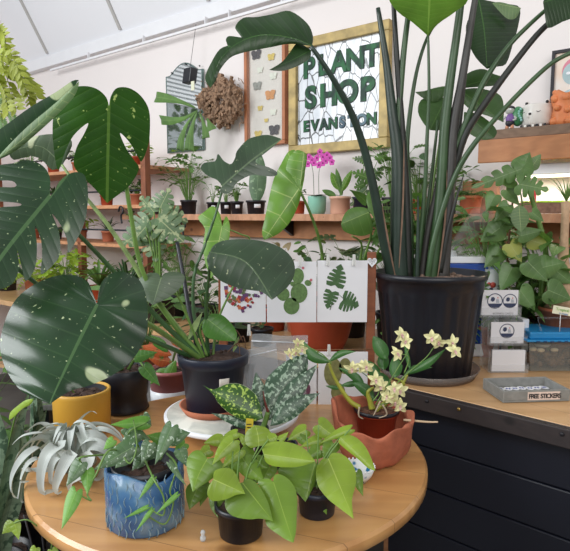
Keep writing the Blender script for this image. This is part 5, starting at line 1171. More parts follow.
# framed picture leaning
fx0, fz1 = wx(552, 54, .05); fz0 = zu
t = thing('framed_picture', 'dark thin framed pastel drawing leaning behind the orange planter', 'picture', W(fx0 + .13, .03, fz0))
for a, b, c_, d_ in [(fx0, fx0 + .012, fz0, fz1), (fx0 + .26, fx0 + .272, fz0, fz1), (fx0, fx0 + .272, fz1, fz1 + .012)]:
    mb = MB(); mb.M = WM; mb.box(a, b, -.05, -.03, c_, d_); mb.build('frame', M_ink, t, smooth=False)
g = NT('pastel_paper'); nz = g.n('TexNoise'); nz.inputs['Scale'].default_value = 7; g.l(g.coord(), nz.inputs['Vector']); g.l(g.ramp(nz.outputs[0], (.4, lin((222, 214, 206))), (.65, lin((222, 190, 164)))), g.b.inputs['Base Color'])
mb = MB(); mb.M = WM; mb.box(fx0 + .012, fx0 + .26, -.04, -.034, fz0, fz1); mb.build('paper', g.m, t, smooth=False)
def blob(x, z, rx, rz, m, off=.0405, nm='drawn_shape'):
    mb = MB(); mb.prism([W(x + rx * math.cos(q), off, z + rz * math.sin(q)) for q in [2 * math.pi * j / 20 for j in range(20)]], N * .0006); mb.build(nm, m, t, smooth=False)
blob(fx0 + .085, fz1 - .075, .045, .05, mat('drawn_pink', (206, 130, 146), .8)); blob(fx0 + .085, fz1 - .088, .043, .045, mat('drawn_bluegrey', (168, 190, 194), .8), .0415); blob(fx0 + .08, fz1 - .2, .05, .05, mat('drawn_bluegrey', (168, 190, 194), .8), .041)
for dx in (-.02, .02): blob(fx0 + .085 + dx, fz1 - .085, .009, .006, M_white, .0425)
# under-shelf light and lit backdrop on the long shelf at right
lx0, lz = wx(508, 172, .08)
t = thing('shelf_grow_light', 'white fluorescent light bar mounted under the upper shelf at right', 'light', W(lx0 + .4, .12, 1.6))
mb = MB(); mb.M = WM; mb.box(lx0, lx0 + .9, -.16, -.06, 1.545, 1.59); mb.build('fixture', M_whitegl, t, smooth=False, bevel=.004)
mb = MB(); mb.M = WM; mb.box(lx0 + .02, lx0 + .88, -.145, -.075, 1.537, 1.545); mb.build('tube', mat('lamp_glow', (255, 250, 225), .5, emit=2.5, var=0), t, smooth=False)
ar = area('grow_light_lamp', W(lx0 + .45, .12, 1.53), W(lx0 + .45, .13, 1.0), .85, .07, 2.2, (1, .95, .78)); 

# ================================================================ WALL PLANTS
def YW(px, py, off): return PW(px, py, off).y
# staghorn fern on shaggy mount
cq = PW(222, 102, .1)
t = thing('staghorn_fern', 'staghorn fern on a shaggy brown root mount hanging between mirror and butterfly case', 'mounted plant', cq)
mb = MB(); rs = random.Random(5)
for k in range(420):
    u, v = rs.uniform(-1, 1), rs.uniform(-1, 1)
    if u * u + v * v > 1 - .3 * rs.random(): continue
    px, py = 222 + u * 21 - (5 if v > -.3 and v < .2 and u < 0 else 0), 102 + v * 27 * (1 - .25 * abs(u)); q = PW(px, py, .03 + .09 * math.sqrt(max(0, 1 - u * u - v * v)) + rs.uniform(-.01, .02))
    e1 = V((rs.gauss(0, 1), rs.gauss(0, 1), rs.gauss(0, 1.6))).normalized(); e2 = e1.cross(N).normalized(); mb.obox(q, e1 * rs.uniform(.014, .036), e2 * rs.uniform(.005, .013), e1.cross(e2) * .008)
for k in range(120):
    px, py = 222 + rs.uniform(-22, 22), 102 + rs.uniform(-24, 24); q = PW(px, py, .12); e = q + V((rs.uniform(-.03, .03), rs.uniform(-.03, .03), rs.uniform(-.04, .03)))
    mb.tube([q, (q + e) / 2 + V((0, -.01, .005)), e], [.003, .001], 4)
mb.build('root_mass', mat('shaggy_brown', (140, 112, 90), .95, var=.55, scale=45, bump=1), t, smooth=False, kind='stuff')
Yg = cq.y - .06
SHAPES['antler'] = [(0, 0), (.1, .12), (.4, .22), (.7, .42), (.82, .5), (1.02, .55), (.95, .25), (.9, .05), (1, 0)]
for b, e, w, bd in (((196, 108), (156, 97), 10, .05), ((198, 110), (161, 120), 9, -.12), ((197, 112), (189, 150), 9, .05), ((199, 112), (206, 138), 7, -.05), ((196, 112), (180, 150), 7, .1), ((207, 118), (212, 130), 9, 0)):
    pleaf(t, L_bush, b, e, w, Yg, 'antler', 0, .02, .1, bd, 'frond')
# black block before the mirror, added in place of a dark reflection
q = PW(190, 76, .1)
t = thing('mirror_dark_block', 'small black block standing in for a dark reflection in the mirror', 'stand-in', q)
mb = MB(); mb.obox(q, E1 * .035, N * .03, Z * .045 + E1 * .01); mb.build('dark_block', M_black, t, smooth=False, bevel=.005)
mb = MB(); mb.obox(q + E1 * .045 + N * .02 - Z * .07, E1 * .014, N * .002, Z * .028); mb.build('paper_tag', mat('cream_card', (226, 226, 200), .6), t, smooth=False)
mb = MB(); mb.tube([q + Z * .04, PW(196, 24, .08)], [.0015, .0015], 5); mb.build('cord', M_ink, t)

# ================================================================ POTTED PLANTS BEHIND
CNT = [0]
def potted(name, label, c, r, h, pm, kind, group=None, L=.05, Wd=.03, n=26, Rd=.09, Hh=.15, lm=None, shape='heart', taper=.84, rimlab=False, sd=None, droop=.3, stem=.0013, cat='potted plant'):
    CNT[0] += 1; rg = random.Random(sd or CNT[0] * 13)
    c = V(c); t = thing(name, label, cat, c, group)
    mb = MB(); potmesh(mb, c, r, r * taper, h, min(.014, h * .15), .004, 28); mb.build('pot', pm, t); soil(t, c, r - .005, h * .9)
    if rimlab: label_on(t, c, r * .97, -1.35, .7, c.z + h * .45, c.z + h * .72, M_white, 'label')
    top = c + Z * h * .9; Fm, Sm = MB(), MB()
    if kind == 'bush': bush(Fm, Sm, top, Rd, Hh, n, L, Wd, shape, droop, stem, rng=rg)
    elif kind == 'strap': straps(Fm, top, n, L, Wd, Rd, rg)
    elif kind == 'fern': fern(Fm, top, n, L, Wd, rg)
    elif kind == 'stiff': straps(Fm, top, n, L, Wd, Rd, rg, .15, 1.1)
    if Fm.v: Fm.build('foliage', lm or L_bush, t)
    if Sm.v: Sm.build('stem', M_stem, t)
    return t
def onS(px, off=.12): p = PW(px, 215, off); p.z = zs + .0008; return p
# long shelf, left to right
t = potted('trailing_herb_plant', 'tall airy arching green plant in black pot at left end of the long shelf', onS(189), .052, .09, M_black, 'bush', None, .075, .05, 60, .17, .33, L_bush, 'lobed')
mb = MB(); Sm_ = MB()
vine(mb, Sm_, [PW(189, 200, .14), PW(184, 175, .16), PW(172, 160, .18), PW(160, 158, .2), PW(156, 166, .2)], 12, .035, .022, 'lance'); vine(mb, Sm_, [PW(190, 200, .14), PW(198, 170, .16), PW(206, 160, .18), PW(214, 166, .2)], 10, .035, .022, 'lance')
mb.build('vine_foliage', L_bush, t); Sm_.build('vine', M_stem, t)
G5 = 'small black pots on the long shelf'
potted('leafy_seedling', 'small black potted seedling just right of the airy arching plant', onS(213, .13), .037, .074, M_black, 'bush', G5, .04, .025, 14, .05, .12, L_bush, 'oval', rimlab=True)
potted('leafy_seedling', 'small black potted seedling second from left among shelf seedlings', onS(226, .13), .037, .074, M_black, 'bush', G5, .04, .028, 16, .05, .11, L_bushd, 'heart', rimlab=True)
potted('leafy_seedling', 'bushy pale green seedling in black labelled pot left of the paddle leaf plant', onS(237, .15), .038, .075, M_black, 'bush', G5, .04, .022, 34, .07, .13, L_bush, 'lobed', rimlab=True)
q = onS(256, .15); t = potted('paddle_leaf_plant', 'single upright paddle leaf in a wide black labelled pot on the long shelf', q, .056, .078, M_black, 'none', G5, rimlab=True)
pleaf(t, leafm('paddle_blade', (88, 116, 84), (120, 144, 110), .15, 3, (130, 156, 120), .6, 40, rough=.45, tl=.1), (256, 204), (260, 152), 17, q.y - .01, 'oval', 0, 0, .2)
potted('tiny_succulent', 'tiny plant in a terracotta pot between ribbed leaf and mint pot', onS(299, .14), .034, .07, M_terra2, 'bush', None, .03, .02, 12, .03, .07, L_bushd, 'oval')
# orchid in mint pot
q = onS(317, .14); M_mint = mat('mint_glaze', (146, 206, 184), .35, var=.02)
t = thing('magenta_orchid', 'magenta moth orchid in mint green pot on the long shelf', 'potted plant', q)
mb = MB(); r = .05; mb.lathe([(r * .8, 0), (r * .82, .01), (r * .93, .012), (r, .09), (r * .99, .094), (r * .93, .094), (r * .9, .08), (0, .08)], q, 36); mb.build('pot', M_mint, t)
soil(t, q, r - .008, .082)
for a, l in ((.2, .13), (1.5, .09), (3.0, .13), (4.4, .1), (5.3, .11)):
    mb = MB(); mb.leaf(q + Z * .085, (math.cos(a), math.sin(a), .55), Z, l, .045, 'oval', .5, .25); mb.build('leaf', L_bushd, t)
for k, (x0_, x1_, tx) in enumerate(((314, 313, 305), (319, 319, 328))):
    st_ = [PW(x0_, 196, .14), PW(x1_, 172, .15), PW((x1_ + tx) / 2, 158, .16), PW(tx, 155 if k == 0 else 163, .17)]
    mb = MB(); mb.tube(sm(st_, 5), [.0016, .001], 6); mb.build('flower_stalk', M_stemd, t)
for k, (px, py) in enumerate([(304, 161), (309, 157), (308, 164), (314, 163), (317, 158), (320, 152), (323, 157), (319, 165), (327, 155), (330, 158), (326, 161), (332, 162), (312, 160), (323, 163)]):
    c = PW(px, py, .18); mb = MB(); s_ = .019
    for i in range(5):
        a = math.pi / 2 + i * 1.2566; mb.leaf(c, E1 * math.cos(a) + Z * math.sin(a) + N * .2, N, s_, s_ * 1.0, 'round', .2, .2)
    f = mb.build('flower', L_mag, t); mb = MB(); mb.ball(c + N * .004, .004, 6); mb.build('lip', mat('deep_magenta', (130, 24, 104), .5), f)
q = onS(340, .14); t = potted('peach_pot_plant', 'plant with upright pointed leaves in a peach pink pot on the long shelf', q, .053, .09, mat('peach_glaze', (222, 176, 152), .45, var=.02), 'none', taper=.96)
for b, e, w in (((339, 190), (331, 172), 8), ((341, 192), (352, 170), 7), ((340, 186), (338, 178), 5), ((336, 196), (322, 190), 6), ((342, 196), (336, 168), 6)): pleaf(t, L_gloss if w > 6 else L_bush, b, e, w, q.y - .01, 'oval', 0, 0, .3)
ptube(t, M_stem, [(340, 198, q.y), (340, 190, q.y), (338, 184, q.y)], [.003, .002])
q = onS(362, .14); t = potted('split_leaf_plant', 'split leaved plant in a dark navy pot at the right end before the tall stalks', q, .052, .085, M_navypot, 'none', taper=.8)
for b, e, w in (((368, 178), (352, 172), 14), ((366, 190), (350, 206), 13), ((370, 165), (360, 160), 8), ((372, 178), (384, 168), 13), ((364, 184), (354, 188), 12), ((374, 190), (386, 196), 12), ((364, 160), (352, 158), 7), ((378, 160), (388, 152), 10)): pleaf(t, L_var if w % 2 else L_bush, b, e, w, q.y - .02, 'cut', 0, 0, .2)
for e in ((368, 178), (366, 190), (372, 178), (364, 160), (378, 160)): ptube(t, M_stem, [(362, 198, q.y), ((362 + e[0]) / 2, (196 + e[1]) / 2, q.y), (e[0], e[1], q.y)], [.002, .0014])
# behind the stalks on the long shelf
for i, (px, k, lm, L_, W_, n_, R_, H_, sh, lab) in enumerate([(392, 'bush', L_bush, .06, .04, 34, .12, .26, 'cut', 'green split leaf plant on the long shelf behind the thick stalks'),
    (418, 'bush', L_bushd, .06, .035, 40, .12, .2, 'oval', 'dark green bushy plant on the long shelf seen between the stalks'), (446, 'bush', L_bush, .05, .03, 46, .12, .16, 'lance', 'fresh green bushy plant on the long shelf behind right stalks'),
    (470, 'fern', L_bush, .16, .03, 16, .12, .1, 'lance', 'feathery fern on the long shelf left of the terrarium')]):
    potted('shelf_plant', lab, onS(px, .13), .05, .08, [M_black, M_terra2, M_black, M_terra][i], k, None, L_, W_, n_, R_, H_, lm, sh)
# terrarium and small things under the grow light
q = onS(547, .13); t = thing('succulent_tray', 'shallow tray of tiny succulents with a red tag under the grow light', 'planter', q)
mb = MB(); mb.M = WM; xq = (q - O).dot(E1); mb.box(xq - .1, xq + .14, -.19, -.07, zs + .001, zs + .045); mb.build('tray', mat('brown_tray', (120, 92, 76), .8, var=.3, scale=60), t, smooth=False)
mb = MB()
for k in range(60):
    c = W(xq + R.uniform(-.09, .13), R.uniform(.08, .18), zs + .043)
    for i in range(6): a = i * 1.05; mb.leaf(c, (math.cos(a), math.sin(a), .8), Z, .018, .01, 'oval', .1)
mb.build('succulents', L_lime, t, kind='stuff')
mb = MB(); mb.obox(W(xq - .045, .18, zs + .07), E1 * .012, N * .001, Z * .026); mb.build('red_tag', mat('red_tag', (196, 40, 44), .5), t, smooth=False)
# ponytail palm on counter
q = onC(556, 330); Yp = 2.05; q = P(561, 300, Yp); q.z = ZCt
t = thing('ponytail_palm', 'ponytail palm with swollen pale trunk at right in front of the succulent tray', 'potted plant', q)
mb = MB(); potmesh(mb, q, .075, .06, .2); mb.build('pot', M_terra, t)
mb = MB(); zb = q.z + .19; mb.lathe([(.0, 0), (.055, .0), (.062, .04), (.052, .09), (.032, .13), (.019, .18), (.014, .26), (.0135, .35), (.017, .395), (0, .4)], V((q.x, q.y, zb)), 24, lambda a, i, r, z: (r * (1 + .06 * math.sin(5 * a + i)), z)); mb.build('trunk', mat('pale_trunk', (188, 156, 126), .8, var=.2, scale=40, bump=.6), t)
for k in range(26):
    a = k * 2.4; l = .14 * R.uniform(.6, 1.1); o = V((math.cos(a), math.sin(a), 0)); b = V((q.x, q.y, zb + .395)); mb = MB()
    mb.ribbon([b + o * (l * u * .6) + Z * (l * (1.2 * u - .55 * u * u)) for u in [j / 6 for j in range(7)]], [.006 * (1 - j / 6.5) for j in range(7)], Z, .1); mb.build('leaf', L_bush, t)

# right-hand big leaf plant on the counter
Yr = 2.02; q = P(535, 320, 2.16); q.z = ZCt
t = thing('split_leaf_philodendron', 'tall split leaf philodendron with thick stems and stake right of the humidifier', 'potted plant', q)
mb = MB(); potmesh(mb, q, .1, .08, .13); mb.build('pot', M_terra2, t); soil(t, q, .09, .117)
L_rp = leafm('philodendron_blade_right', (104, 138, 82), (146, 172, 120), .35, 7, rough=.35, tl=.3)
L_rpy = leafm('yellowing_blade', (168, 174, 92), (190, 196, 130), .3, 7, (120, 150, 80), .55, 30, rough=.4, tl=.35)
for b, e, w, sh, dY, mm in [((521, 169), (471, 188), 17, 'cut', 0, L_rp), ((521, 170), (530, 152), 24, 'heart', .02, L_rp), ((528, 172), (541, 154), 13, 'lance', .04, L_pale), ((519, 184), (549, 190), 22, 'cut', -.03, L_rp), ((515, 180), (497, 182), 16, 'heart', .02, L_rp),
    ((519, 205), (521, 232), 18, 'oval', -.08, L_pale), ((508, 205), (494, 222), 15, 'heart', 0, L_rp), ((512, 215), (492, 238), 18, 'heart', .02, L_rp), ((500, 228), (480, 242), 22, 'heart', 0, L_rp), ((520, 236), (545, 230), 15, 'heart', -.02, L_rp), ((510, 244), (522, 262), 20, 'heart', 0, L_rpy),
    ((530, 240), (550, 246), 18, 'heart', .02, L_rpy), ((500, 250), (484, 268), 20, 'heart', .03, L_rp), ((528, 262), (548, 282), 24, 'heart', -.04, L_rp), ((512, 268), (500, 292), 22, 'heart', .02, L_rp), ((540, 268), (566, 262), 24, 'heart', -.04, L_rp), ((548, 290), (572, 300), 26, 'heart', -.06, L_rp), ((495, 195), (486, 212), 16, 'heart', .04, L_rp),
    ((506, 190), (520, 206), 14, 'heart', .04, L_rp), ((532, 212), (544, 222), 12, 'heart', 0, L_rp), ((520, 290), (535, 310), 22, 'heart', -.04, L_rp), ((555, 270), (573, 284), 22, 'heart', -.02, L_rp)]:
    pleaf(t, mm, b, e, w, Yr + dY, sh, 0, -.06, .2)
for pts, r_ in (([(521, 169), (530, 195), (539, 225), (545, 255), (540, 310)], .0085), ([(480, 228), (505, 248), (530, 272), (545, 290), (540, 315)], .005), ([(526, 228), (533, 252), (540, 280), (537, 312)], .005), ([(528, 172), (534, 200), (545, 240), (550, 280), (542, 312)], .005), ([(519, 184), (524, 215), (530, 270), (536, 312)], .004), ([(500, 250), (515, 275), (534, 312)], .0035), ([(470, 240), (490, 262), (520, 300), (535, 315)], .0035)):
    ptube(t, M_stem, [(a, b, Yr + .06) for a, b in pts], [r_ * .6, r_], 'stem')
mb = MB(); mb.tube(sm([P(514, 178, Yr + .05), P(512, 210, Yr + .05), P(508, 250, Yr + .06), P(505, 312, Yr + .1)], 5), [.003, .0045], 7)
for py in (188, 206, 232, 243, 262): mb.ball(P(512 - (py - 200) * .06, py, Yr + .05), .006, 7)
mb.build('woody_vine', M_bark, t)
potted('bushy_counter_plant', 'low ferny plant in dark pot behind the top tier of business cards', P(500, 330, 2.24) * V((1, 1, 0)) + Z * ZCt if False else V((P(505, 330, 2.16).x, 2.25, ZCt)), .06, .09, M_black, 'fern', None, .24, .05, 18, 1, 1, L_bush)
potted('bushy_counter_plant', 'bright arching strap leaved plant in red pot behind the blue lidded tank', V((P(562, 330, 2.2).x, 2.2, ZCt)), .06, .1, M_terra2, 'strap', None, .2, .02, 26, 1.1, 1, L_bush)
potted('bushy_counter_plant', 'green broad leaved plant in terracotta pot at the right edge by the tank', V((P(598, 330, 2.0).x, 2.0, ZCt)), .055, .09, M_terra, 'bush', None, .1, .065, 18, .12, .16, L_mid, 'heart')
for i, (px, d_, k, lm, L_, W_, n_, R_, H_, sh, pm, lab) in enumerate([(392, .56, 'bush', L_bush, .09, .055, 90, .12, .5, 'heart', M_black, 'green heart leaf bush on the counter behind the left edge of the big pot'),
    (428, .57, 'bush', L_bush, .08, .045, 110, .12, .5, 'oval', M_terra, 'oval leaf bush on the counter directly behind the big pot'), (462, .62, 'fern', L_bush, .42, .07, 34, 1, 1, 'lance', M_black, 'large fresh fern on the counter behind the humidifier'),
    (484, .58, 'bush', L_bush, .09, .032, 120, .12, .46, 'lance', M_terra, 'narrow leaved green bush on the counter right of the humidifier'), (520, .7, 'strap', L_bush, .36, .028, 46, 1, 1, 'lance', M_black, 'arching strap leaved plant at the back of the counter behind the stake'),
    (548, .72, 'bush', L_bush, .09, .055, 60, .12, .36, 'heart', M_terra2, 'heart leaf bush at the back of the counter under the succulent tray')]):
    q = ray(px, 300); q.z = 0; n0 = (ca - CN * d_); tt = n0.dot(CN) / q.dot(CN); c = q * tt; c.z = ZCt
    potted('counter_back_plant', lab, c, .07, .12, pm, k, 'plants along the back of the counter', L_, W_, n_, R_, H_, lm, sh)
# wooden riser with bowl on shelf behind stalks
q = onS(468, .17); xq = (q - O).dot(E1)
t = thing('wooden_riser', 'small wooden box riser on the long shelf behind the stalks carrying a clay bowl', 'box', q)
mb = MB(); mb.M = WM; mb.box(xq - .07, xq + .09, -.06, -.02, zs + .001, zs + .15); mb.build('panel', M_cedar, t, smooth=False, bevel=.003)

# ---------------------------------------------------------------- large philodendron in the red terracotta pot (bench)
q = P(320, 345, 2.42); q.z = .7915
t = thing('ribbed_leaf_philodendron', 'light green ribbed leaf philodendron in a large terracotta pot behind the card stand', 'potted plant', q)
mb = MB(); mb.lathe([(.1, 0), (.125, .06), (.148, .15), (.16, .2), (.168, .2), (.168, .235), (.16, .235), (.155, .21), (0, .21)], q, 48); mb.build('pot', M_terra2, t); soil(t, q, .155, .215)
label_on(t, q, .163, -1.2, .35, q.z + .16, q.z + .185, M_white, 'label')
tleaf(t, L_gloss, (299, 189), (264, 240), [(288, 168), (290, 156), (295, 150), (288, 152), (281, 164), (274, 178), (269, 198), (265, 218), (262, 232)], [(302, 178), (304, 164), (306, 153), (301, 151), (303, 158), (305, 172), (302, 190), (298, 206), (290, 222), (278, 234)][4:], 2.2, 0, -.05, .25, [(283, 212)], .004, 'leaf', 4)
tleaf(t, L_gloss, (300, 190), (304, 152), [(289, 182), (286, 168), (290, 156), (297, 150)], [(303, 180), (306, 166), (307, 156)], 2.2, 0, -.05, .25, [], .003)
ptube(t, M_stem, [(299, 189, 2.2), (308, 208, 2.24), (318, 235, 2.3), (323, 262, 2.36), (324, 300, 2.42)], [.0045, .008], 'petiole')
L_ph = leafm('arching_philodendron_blade', (92, 128, 60), (150, 176, 100), .3, 7, rough=.35, tl=.3)
tleaf(t, L_ph, (369, 212), (341, 224), [(366, 208), (356, 207), (348, 210), (343, 217)], [(372, 220), (372, 232), (362, 236), (350, 234), (343, 230)], 2.2, 0, -.05, .2)
tleaf(t, L_ph, (370, 212), (386, 240), [(367, 204), (367, 194), (374, 190), (380, 194)], [(375, 218), (380, 228)], 2.2, 0, -.05, .2)
for e in ((369, 213), (386, 238), (352, 236)): ptube(t, M_stem, [(e[0], e[1], 2.2), ((e[0] + 372) / 2, (e[1] + 262) / 2, 2.27), (350, 300, 2.4)], [.003, .006], 'petiole')
def onB(px, off): p = PW(px, 300, off); p.z = .7912; return p
BP = [(232, .35, 'bush', L_bush, .08, .055, 40, .13, .3, 'heart', M_black, 'mid green heart leaf plant on the bench left of gem card'),
 (272, .42, 'bush', leafm('blush_foliage', (196, 176, 140), (216, 200, 170), .3, 7, rough=.45, tl=.35), .08, .055, 16, .1, .34, 'arrow', M_terra2, 'blush pink arrowhead plant on the bench above the gem heart card'),
 (300, .36, 'bush', L_bushd, .06, .04, 40, .12, .30, 'oval', M_terra, 'dark green leafy plant on the bench above the cactus card'),
 (318, .17, 'bush', L_bush, .05, .04, 30, .1, .36, 'round', M_black, 'soft green rounded leaf plant on the bench between dark bush and cream split leaf plant'),
 (352, .3, 'bush', L_var, .16, .12, 12, .14, .42, 'cut', M_black, 'cream variegated split leaf plant on the bench below the peach pot'),
 (180, .42, 'bush', L_bush, .11, .035, 60, .16, .36, 'lance', M_black, 'narrow leaved green plant on bench behind the upright monstera stems'),
 (128, .5, 'strap', L_bushd, .34, .02, 40, 1, 1, 'lance', M_terra, 'dark arching strap leaf plant on the bench left of the rack post'),
 (100, .45, 'strap', L_bush, .3, .022, 36, 1, 1, 'lance', M_terra2, 'green arching strap leaf plant on the bench under the rack'),
 (66, .5, 'bush', L_lime, .1, .06, 80, .2, .22, 'lobed', M_black, 'lime leafy mound on bench behind the giant monstera leaf'),
 (36, .5, 'fern', L_lime, .3, .05, 26, 1, 1, 'lance', M_terra, 'lime fern on the bench at the far left'),
 (8, .5, 'bush', L_lime, .09, .05, 50, .2, .22, 'oval', M_black, 'yellow green mound at the left edge of the bench'),
 (158, .25, 'bush', L_bush, .1, .05, 60, .12, .42, 'lobed', M_black, 'lobed green plant on the bench against the wall behind the cream monstera'),
 (205, .6, 'bush', L_bushd, .06, .04, 34, .12, .16, 'oval', M_black, 'low dark plant at the bench front edge left of the card stand')]
for px, off, k, lm, L_, W_, n_, R_, H_, sh, pm, lab in BP:
    potted('bench_plant', lab, onB(px, off), .075, .12, pm, k, 'plants on the wall bench', L_, W_, n_, R_, H_, lm, sh)
for px, lab in ((212, 'small black pot on the bench edge seen under the gem heart card, left'), (240, 'small black pot on the bench edge seen under the gem heart card, right'), (262, 'small black pot on the bench edge next to the big terracotta pot')):
    potted('seedling_pot', lab, onB(px, .72), .05, .08, M_black, 'bush', 'small black pots on the bench edge', .03, .02, 12, .04, .05, L_bushd, 'oval')
# thai constellation plant with pale cut leaves
q = onB(160, .62); t = thing('cream_monstera', 'cream splashed split leaf monstera on the bench left of the navy pot stems', 'potted plant', q, None)
mb = MB(); potmesh(mb, q, .09, .075, .14); mb.build('pot', M_black, t); soil(t, q, .08, .125); Yq = q.y - .1
for b, e, w, dY in [((158, 218), (184, 242), 34, 0), ((150, 222), (134, 240), 30, .02), ((154, 212), (140, 196), 20, .05), ((160, 208), (170, 188), 22, .04), ((146, 228), (120, 246), 24, .04), ((162, 214), (188, 222), 26, .05), ((152, 236), (156, 262), 26, .06)]:
    pleaf(t, L_var, b, e, w, Yq + dY, 'cut', 0, -.04, .2)
for b in ((158, 218), (150, 222), (154, 212), (160, 208), (146, 228)): ptube(t, M_stem, [(b[0], b[1], Yq), ((b[0] + 160) / 2, 255, Yq + .05), (160, 296, Yq + .1)], [.003, .005], 'petiole')
# rack plants
xr0, xr1 = xl, xp
lbl = ['top rack shelf', 'second rack shelf', 'third rack shelf', 'lowest rack shelf']
zsr = sorted(rackz, reverse=True); cnt = 0
pick = [('bush', L_bush, .07, .045, 24, .11, .2, 'heart'), ('strap', L_bushd, .2, .016, 24, 1, 1, 'lance'), ('bush', L_lime, .06, .035, 34, .12, .12, 'oval'), ('fern', L_bush, .2, .04, 16, 1, 1, 'lance'), ('bush', L_bushd, .05, .035, 36, .1, .12, 'oval'), ('bush', L_var, .09, .06, 14, .11, .18, 'arrow')]
desc = ['heart leaf plant', 'grassy strap plant', 'lime leaved plant', 'soft fern', 'dark bushy plant', 'cream speckled arrow leaf plant']
posn = ['far left', 'left', 'middle', 'right of middle', 'right end']
for zi, z in enumerate(zsr):
    for j in range(5):
        if zi == 0 and j == 3: continue
        u = (j + .5) / 5; x = xr0 + .1 + (xr1 - xr0 - .2) * u; pk = pick[(zi * 2 + j * 5) % 6]; ds = desc[(zi * 2 + j * 5) % 6]
        k, lm, L_, W_, n_, R_, H_, sh = pk; s_ = .8
        potted('rack_plant', '%s at the %s of the %s' % (ds, posn[j], lbl[zi]), W(x, .24, z + .0008), .045, .075, [M_black, M_terra2, M_terra][(zi + j) % 3], k, 'plants on the brown rack', L_ * s_, W_ * s_, n_, R_ * s_, H_ * s_, lm, sh)
q = PW(120, 168, .24); t = thing('woven_basket_stack', 'stack of small brown woven trays on the top rack shelf', 'basket', W((q - O).dot(E1), .24, zsr[0] + .001))
for k in range(5):
    mb = MB(); mb.lathe([(0, 0), (.055, 0), (.07, .02), (.066, .02), (.052, .005), (0, .005)], t.location + Z * (.022 * k), 24); mb.build('woven_tray', mat('woven_brown', (156, 106, 66), .8, var=.4, scale=70), t)
# hooks
for px, py, lab in ((121, 214, 'black plastic pot hanger hook hanging from the rack shelf'), (183, 228, 'black hanger hook drooping from the left end of the long shelf')):
    q = PW(px, py, .42 if px < 150 else .27); t = thing('hanger_hook', lab, 'hook', q)
    mb = MB(); mb.tube(sm([q + E1 * -.025 + Z * .015, q + E1 * -.01 + Z * .045, q + E1 * .015 + Z * .04, q + E1 * .02 + Z * .01, q + E1 * .0 - Z * .01, q + E1 * .005 - Z * .06], 5), [.006, .006], 7); mb.build('hook', M_black, t)
# little table behind the round table, pink pot, red plant
t = thing('grey_side_table', 'low grey side table behind the round table holding the pink and white pot', 'table', (-.56, 2.3, 0))
mb = MB(); mb.box(-.95, -.14, 1.99, 2.55, .665, .69); mb.build('tabletop', mat('grey_laminate', (120, 118, 116), .5), t, smooth=False, bevel=.004)
for x in (-.92, -.2):
    for y in (2.03, 2.48): mb = MB(); mb.box(x, x + .035, y, y + .035, 0, .665); mb.build('leg', M_metal, t, smooth=False)
q = PZ(171, 402, .6905)
t = potted('rosy_pot_plant', 'orange red leaved plant in a pink and white dipped pot on the grey side table', q, .075, .13, mat('pink_glaze', (170, 104, 104), .45, var=.05), 'none', taper=.95)
mb = MB(); mb.lathe([(.0725, .001), (.0745, .055), (.0725, .056), (.071, .001)], q, 36); mb.build('white_dip', M_whitegl, t)
for b, e, w, mm in (((172, 355), (140, 346), 14, L_red), ((178, 350), (205, 352), 16, L_red), ((172, 362), (148, 358), 14, L_red), ((170, 368), (150, 384), 13, L_satinb), ((176, 360), (162, 390), 12, L_satinb), ((180, 348), (172, 330), 12, L_red), ((168, 352), (150, 335), 12, L_mid), ((184, 356), (200, 372), 14, L_red)): pleaf(t, mm, b, e, w, q.y - .04, 'lance', 0, -.06, .2)
ptube(t, M_stem, [(171, 372, q.y), (173, 360, q.y), (176, 350, q.y)], [.005, .004])
for i, (x, y, k, lm, L_, W_, n_, R_, H_, sh, lab) in enumerate([(-.82, 2.2, 'bush', L_bushd, .09, .06, 30, .16, .24, 'heart', 'dark leafy plant on the grey side table beside the giant leaf'), (-.62, 2.42, 'bush', L_bush, .1, .05, 30, .16, .3, 'oval', 'green leafy plant at the back of grey side table'), (-.28, 2.42, 'bush', L_bushd, .08, .05, 26, .13, .2, 'lance', 'dark bushy plant on the grey side table behind the navy pot'), (-.84, 2.45, 'strap', L_bush, .3, .02, 30, 1, 1, 'lance', 'arching grassy plant at the back left corner of the grey side table')]):
    potted('side_table_plant', lab, (x, y, .6905), .07, .12, [M_black, M_terra][i % 2], k, None, L_, W_, n_, R_, H_, lm, sh)
# low stand at left with snake plants and bushes
t = thing('low_plant_stand', 'low dark plant stand at the left floor edge holding snake plants', 'stand', (-1.05, 1.75, 0))
mb = MB(); mb.box(-1.5, -.70, 1.25, 1.96, .26, .29); mb.build('top', M_fascia, t, smooth=False)
for x in (-1.46, -.76):
    for y in (1.3, 1.9): mb = MB(); mb.box(x, x + .03, y, y + .03, 0, .26); mb.build('leg', M_metal, t, smooth=False)
def snake(label, c, n, L_, sd):
    rg = random.Random(sd); c = V(c); t = thing('snake_plant', label, 'potted plant', c, 'snake plants at the left of the table')
    mb = MB(); potmesh(mb, c, .09, .075, .15); mb.build('pot', M_black, t); soil(t, c, .08, .135)
    for i in range(n):
        a = rg.uniform(0, 6.28); o = V((math.cos(a), math.sin(a), 0)); l = L_ * rg.uniform(.6, 1.1); b = c + Z * .13 + o * .03
        mb = MB(); p = [b + o * (l * .16 * u + .03 * u * math.sin(4 * u + i)) + Z * l * u for u in [j / 8 for j in range(9)]]
        mb.ribbon(p, [.045 * (.65 + .5 * math.sin(2.6 * j / 8)) * (1 - (j / 8) ** 4) + .001 for j in range(9)], o + V((0, -.7, 0)), .3); mb.build('leaf', L_snake, t)
snake('tall snake plant nearest the round table edge at left', (-.80, 1.42, .2905), 7, .5, 3)
snake('snake plant further back on the low stand left of the first', (-.86, 1.72, .2905), 8, .5, 8)
snake('snake plant at the front left corner, cut by the photo edge', (-.98, 1.35, .2905), 6, .42, 12)
